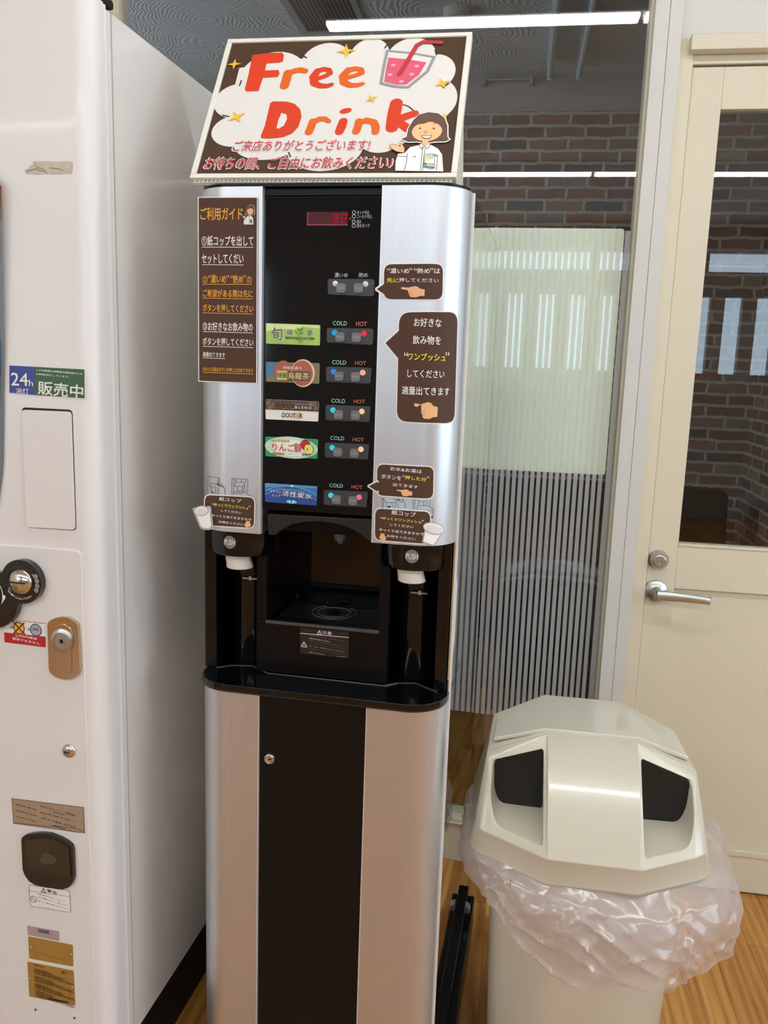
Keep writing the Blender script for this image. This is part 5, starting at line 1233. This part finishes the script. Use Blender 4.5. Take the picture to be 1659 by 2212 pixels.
# hinged rear flap: a slightly raised glossy panel with a lip
q = B(); fz = [(-.082, -.012, .7065), (.082, -.012, .7065), (.172, -.004, .675), (.168, .10, .672), (.073, .135, .7005), (-.073, .135, .7005), (-.168, .10, .672), (-.172, -.004, .675)]
q.loft([[(x, y, z - .008) for x, y, z in fz], fz], True, False)
q.face([fz[0], fz[1], fz[4], fz[5]]); q.face([fz[1], fz[2], fz[3], fz[4]]); q.face([fz[0], fz[5], fz[6], fz[7]])
q.build('rear_flap', mat('flap_beige', 'cac5b4', .1, coat=.5), lid, bevel=.003, merge=.0004)
# dark plates behind the openings: the bin's inner shade put into their colour
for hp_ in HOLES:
    B().prism(hp_, -.0455, -.042, 'y').build('opening', mat('bin_inside_shade', '0e0b09', .5), lid)

# ---------------------------------------------------------------- bag hanging out under the lid
bagm = bpy.data.materials.new('translucent_bag'); bagm.use_nodes = True
nt = bagm.node_tree; nt.nodes.remove(nt.nodes['Principled BSDF']); N = nt.nodes.new; L_ = nt.links.new
tc = N('ShaderNodeTexCoord'); nz = N('ShaderNodeTexNoise'); nz.inputs['Scale'].default_value = 7; nz.inputs['Detail'].default_value = 2; nz.inputs['Distortion'].default_value = .4
vz = N('ShaderNodeTexVoronoi'); vz.feature = 'DISTANCE_TO_EDGE'; vz.inputs['Scale'].default_value = 8
mpg = N('ShaderNodeMapping'); mpg.inputs['Scale'].default_value = (1, 1, 1.0); L_(tc.outputs['Object'], mpg.inputs[0])
mixv = N('ShaderNodeVectorMath'); mixv.operation = 'ADD'; sc_ = N('ShaderNodeVectorMath'); sc_.operation = 'SCALE'; sc_.inputs['Scale'].default_value = .16
L_(mpg.outputs[0], nz.inputs['Vector']); L_(nz.outputs['Color'], sc_.inputs[0]); L_(tc.outputs['Object'], mixv.inputs[0]); L_(sc_.outputs[0], mixv.inputs[1]); L_(mixv.outputs[0], vz.inputs['Vector'])
bp = N('ShaderNodeBump'); bp.inputs['Strength'].default_value = .6; bp.inputs['Distance'].default_value = .008
ad = N('ShaderNodeMath'); ad.operation = 'MULTIPLY_ADD'; L_(vz.outputs['Distance'], ad.inputs[0]); ad.inputs[1].default_value = 2.0; L_(nz.outputs['Fac'], ad.inputs[2]); L_(ad.outputs[0], bp.inputs['Height'])
df = N('ShaderNodeBsdfDiffuse'); df.inputs[0].default_value = lin('e8dfdc'); tl_ = N('ShaderNodeBsdfTranslucent'); tl_.inputs[0].default_value = lin('e8dcd6')
gl = N('ShaderNodeBsdfGlossy'); gl.inputs['Roughness'].default_value = .16; tr = N('ShaderNodeBsdfTransparent'); tr.inputs[0].default_value = (.97, .95, .94, 1)
for n_ in (df, tl_, gl): L_(bp.outputs[0], n_.inputs['Normal'])
m1 = N('ShaderNodeMixShader'); m1.inputs[0].default_value = .35; L_(df.outputs[0], m1.inputs[1]); L_(tl_.outputs[0], m1.inputs[2])
m2 = N('ShaderNodeMixShader'); m2.inputs[0].default_value = .16; L_(m1.outputs[0], m2.inputs[1]); L_(gl.outputs[0], m2.inputs[2])
m3 = N('ShaderNodeMixShader'); m3.inputs[0].default_value = .42; L_(tr.outputs[0], m3.inputs[1]); L_(m2.outputs[0], m3.inputs[2])
L_(m3.outputs[0], nt.nodes['Material Output'].inputs[0])
from mathutils import noise as MN
def interp(tab, x):
    for (a, va), (b, vb) in zip(tab, tab[1:]):
        if a <= x <= b: return va + (vb - va) * ((x - a) / (b - a) if b > a else 0)
    return tab[-1][1]
# hem height by x on the front, and the bulge outwards at the hem
hemf = [(-.3, .455), (-.20, .455), (-.172, .44), (-.12, .398), (-.06, .358), (.0, .347), (.045, .365), (.075, .372), (.12, .380), (.17, .392), (.21, .42), (.3, .44)]
def bag_layer(name, hem, zt, off, bul, seed, mats, rag=.012, parent=None, fold=.006):
    q = B(); NS, NV = 260, 44
    R_ = [Vector((x, y)) for x, y, z in octo(.066, -.162, .188, -.090, .150, 0, .05, 24)]
    per = [0.]
    for a, b in zip(R_, R_[1:] + R_[:1]): per.append(per[-1] + (b - a).length)
    tot = per[-1]
    def at(s):
        s %= tot
        for i in range(len(R_)):
            if per[i] <= s <= per[i + 1]:
                a, b = R_[i], R_[(i + 1) % len(R_)]; d = (b - a); 
                p = a.lerp(b, (s - per[i]) / max(1e-9, d.length)); n = Vector((d.y, -d.x)).normalized(); return p, n
        return R_[0], Vector((0, -1))
    rings = []
    V = []
    for i in range(NS):
        p, n = at(tot * i / NS); col = []
        for j in range(NV + 1):
            t = j / NV
            zb = interp(hem, p.x + n.x * .02) if p.y < .05 else .44
            zb += rag * MN.noise(Vector((p.x * 14, p.y * 14, seed)))
            z = zt + (zb - zt) * t
            b = (bul * math.sin(min(1, t * 1.2) * PI * .6) * (1 + (.9 if n.x > 0 else .75) * n.x) + off + .012) * max(0, min(1, (t - .1) * 4.5))
            sp_ = p.x * 1.0 + (p.y if n.x > .5 else -p.y if n.x < -.5 else 0)
            k1 = max(0, 1 - 3.2 * abs(MN.noise(Vector((sp_ * 20 - z * 9, z * 5, seed))))) ** 1.5
            k2 = max(0, 1 - 3.2 * abs(MN.noise(Vector((sp_ * 15 + z * 22, z * 6 - sp_ * 6, seed + 4))))) ** 1.5
            k3 = max(0, 1 - 3.0 * abs(MN.noise(Vector((sp_ * 26 - z * 34, z * 20 + sp_ * 9, seed + 9)))))
            w_ = fold * max(0, min(1, 2.5 * (t - .12))) * (.8 * MN.noise(Vector((sp_ * 9, p.y * 9 + seed, z * 8))) + .9 * k1 + .8 * k2 + .5 * k3)
            o_ = b + w_
            col.append(q.bm.verts.new((p.x + n.x * o_, p.y + n.y * o_, z)))
        V.append(col)
    for i in range(NS):
        for j in range(NV):
            q.bm.faces.new([V[i][j], V[(i + 1) % NS][j], V[(i + 1) % NS][j + 1], V[i][j + 1]])
    o = q.build(name, mats, parent, smooth=28); return o
bag = thing('trash_bag', 'crumpled translucent white plastic bag hanging out under the trash bin lid', 'bag', (BX, BY, .4), origin=(0, 0, 0))
ORIG[bag.name] = (0, 0, -.4)
bag_layer('outer_fold', hemf, .53, .003, .022, 2.3, bagm, parent=bag)
hem2 = [(-.3, .47), (-.19, .47), (-.12, .44), (-.06, .42), (0., .40), (.05, .372), (.10, .365), (.15, .375), (.2, .395), (.3, .44)]
bag_layer('inner_fold', hem2, .53, .008, .030, 8.1, bagm, parent=bag, fold=.007)
q = B(); q.tube([(.19, -.10, .415), (.192, -.105, .395), (.19, -.103, .378)], [.006, .004, .0015], 8); q.build('bag_tip', bagm, bag, smooth=60)
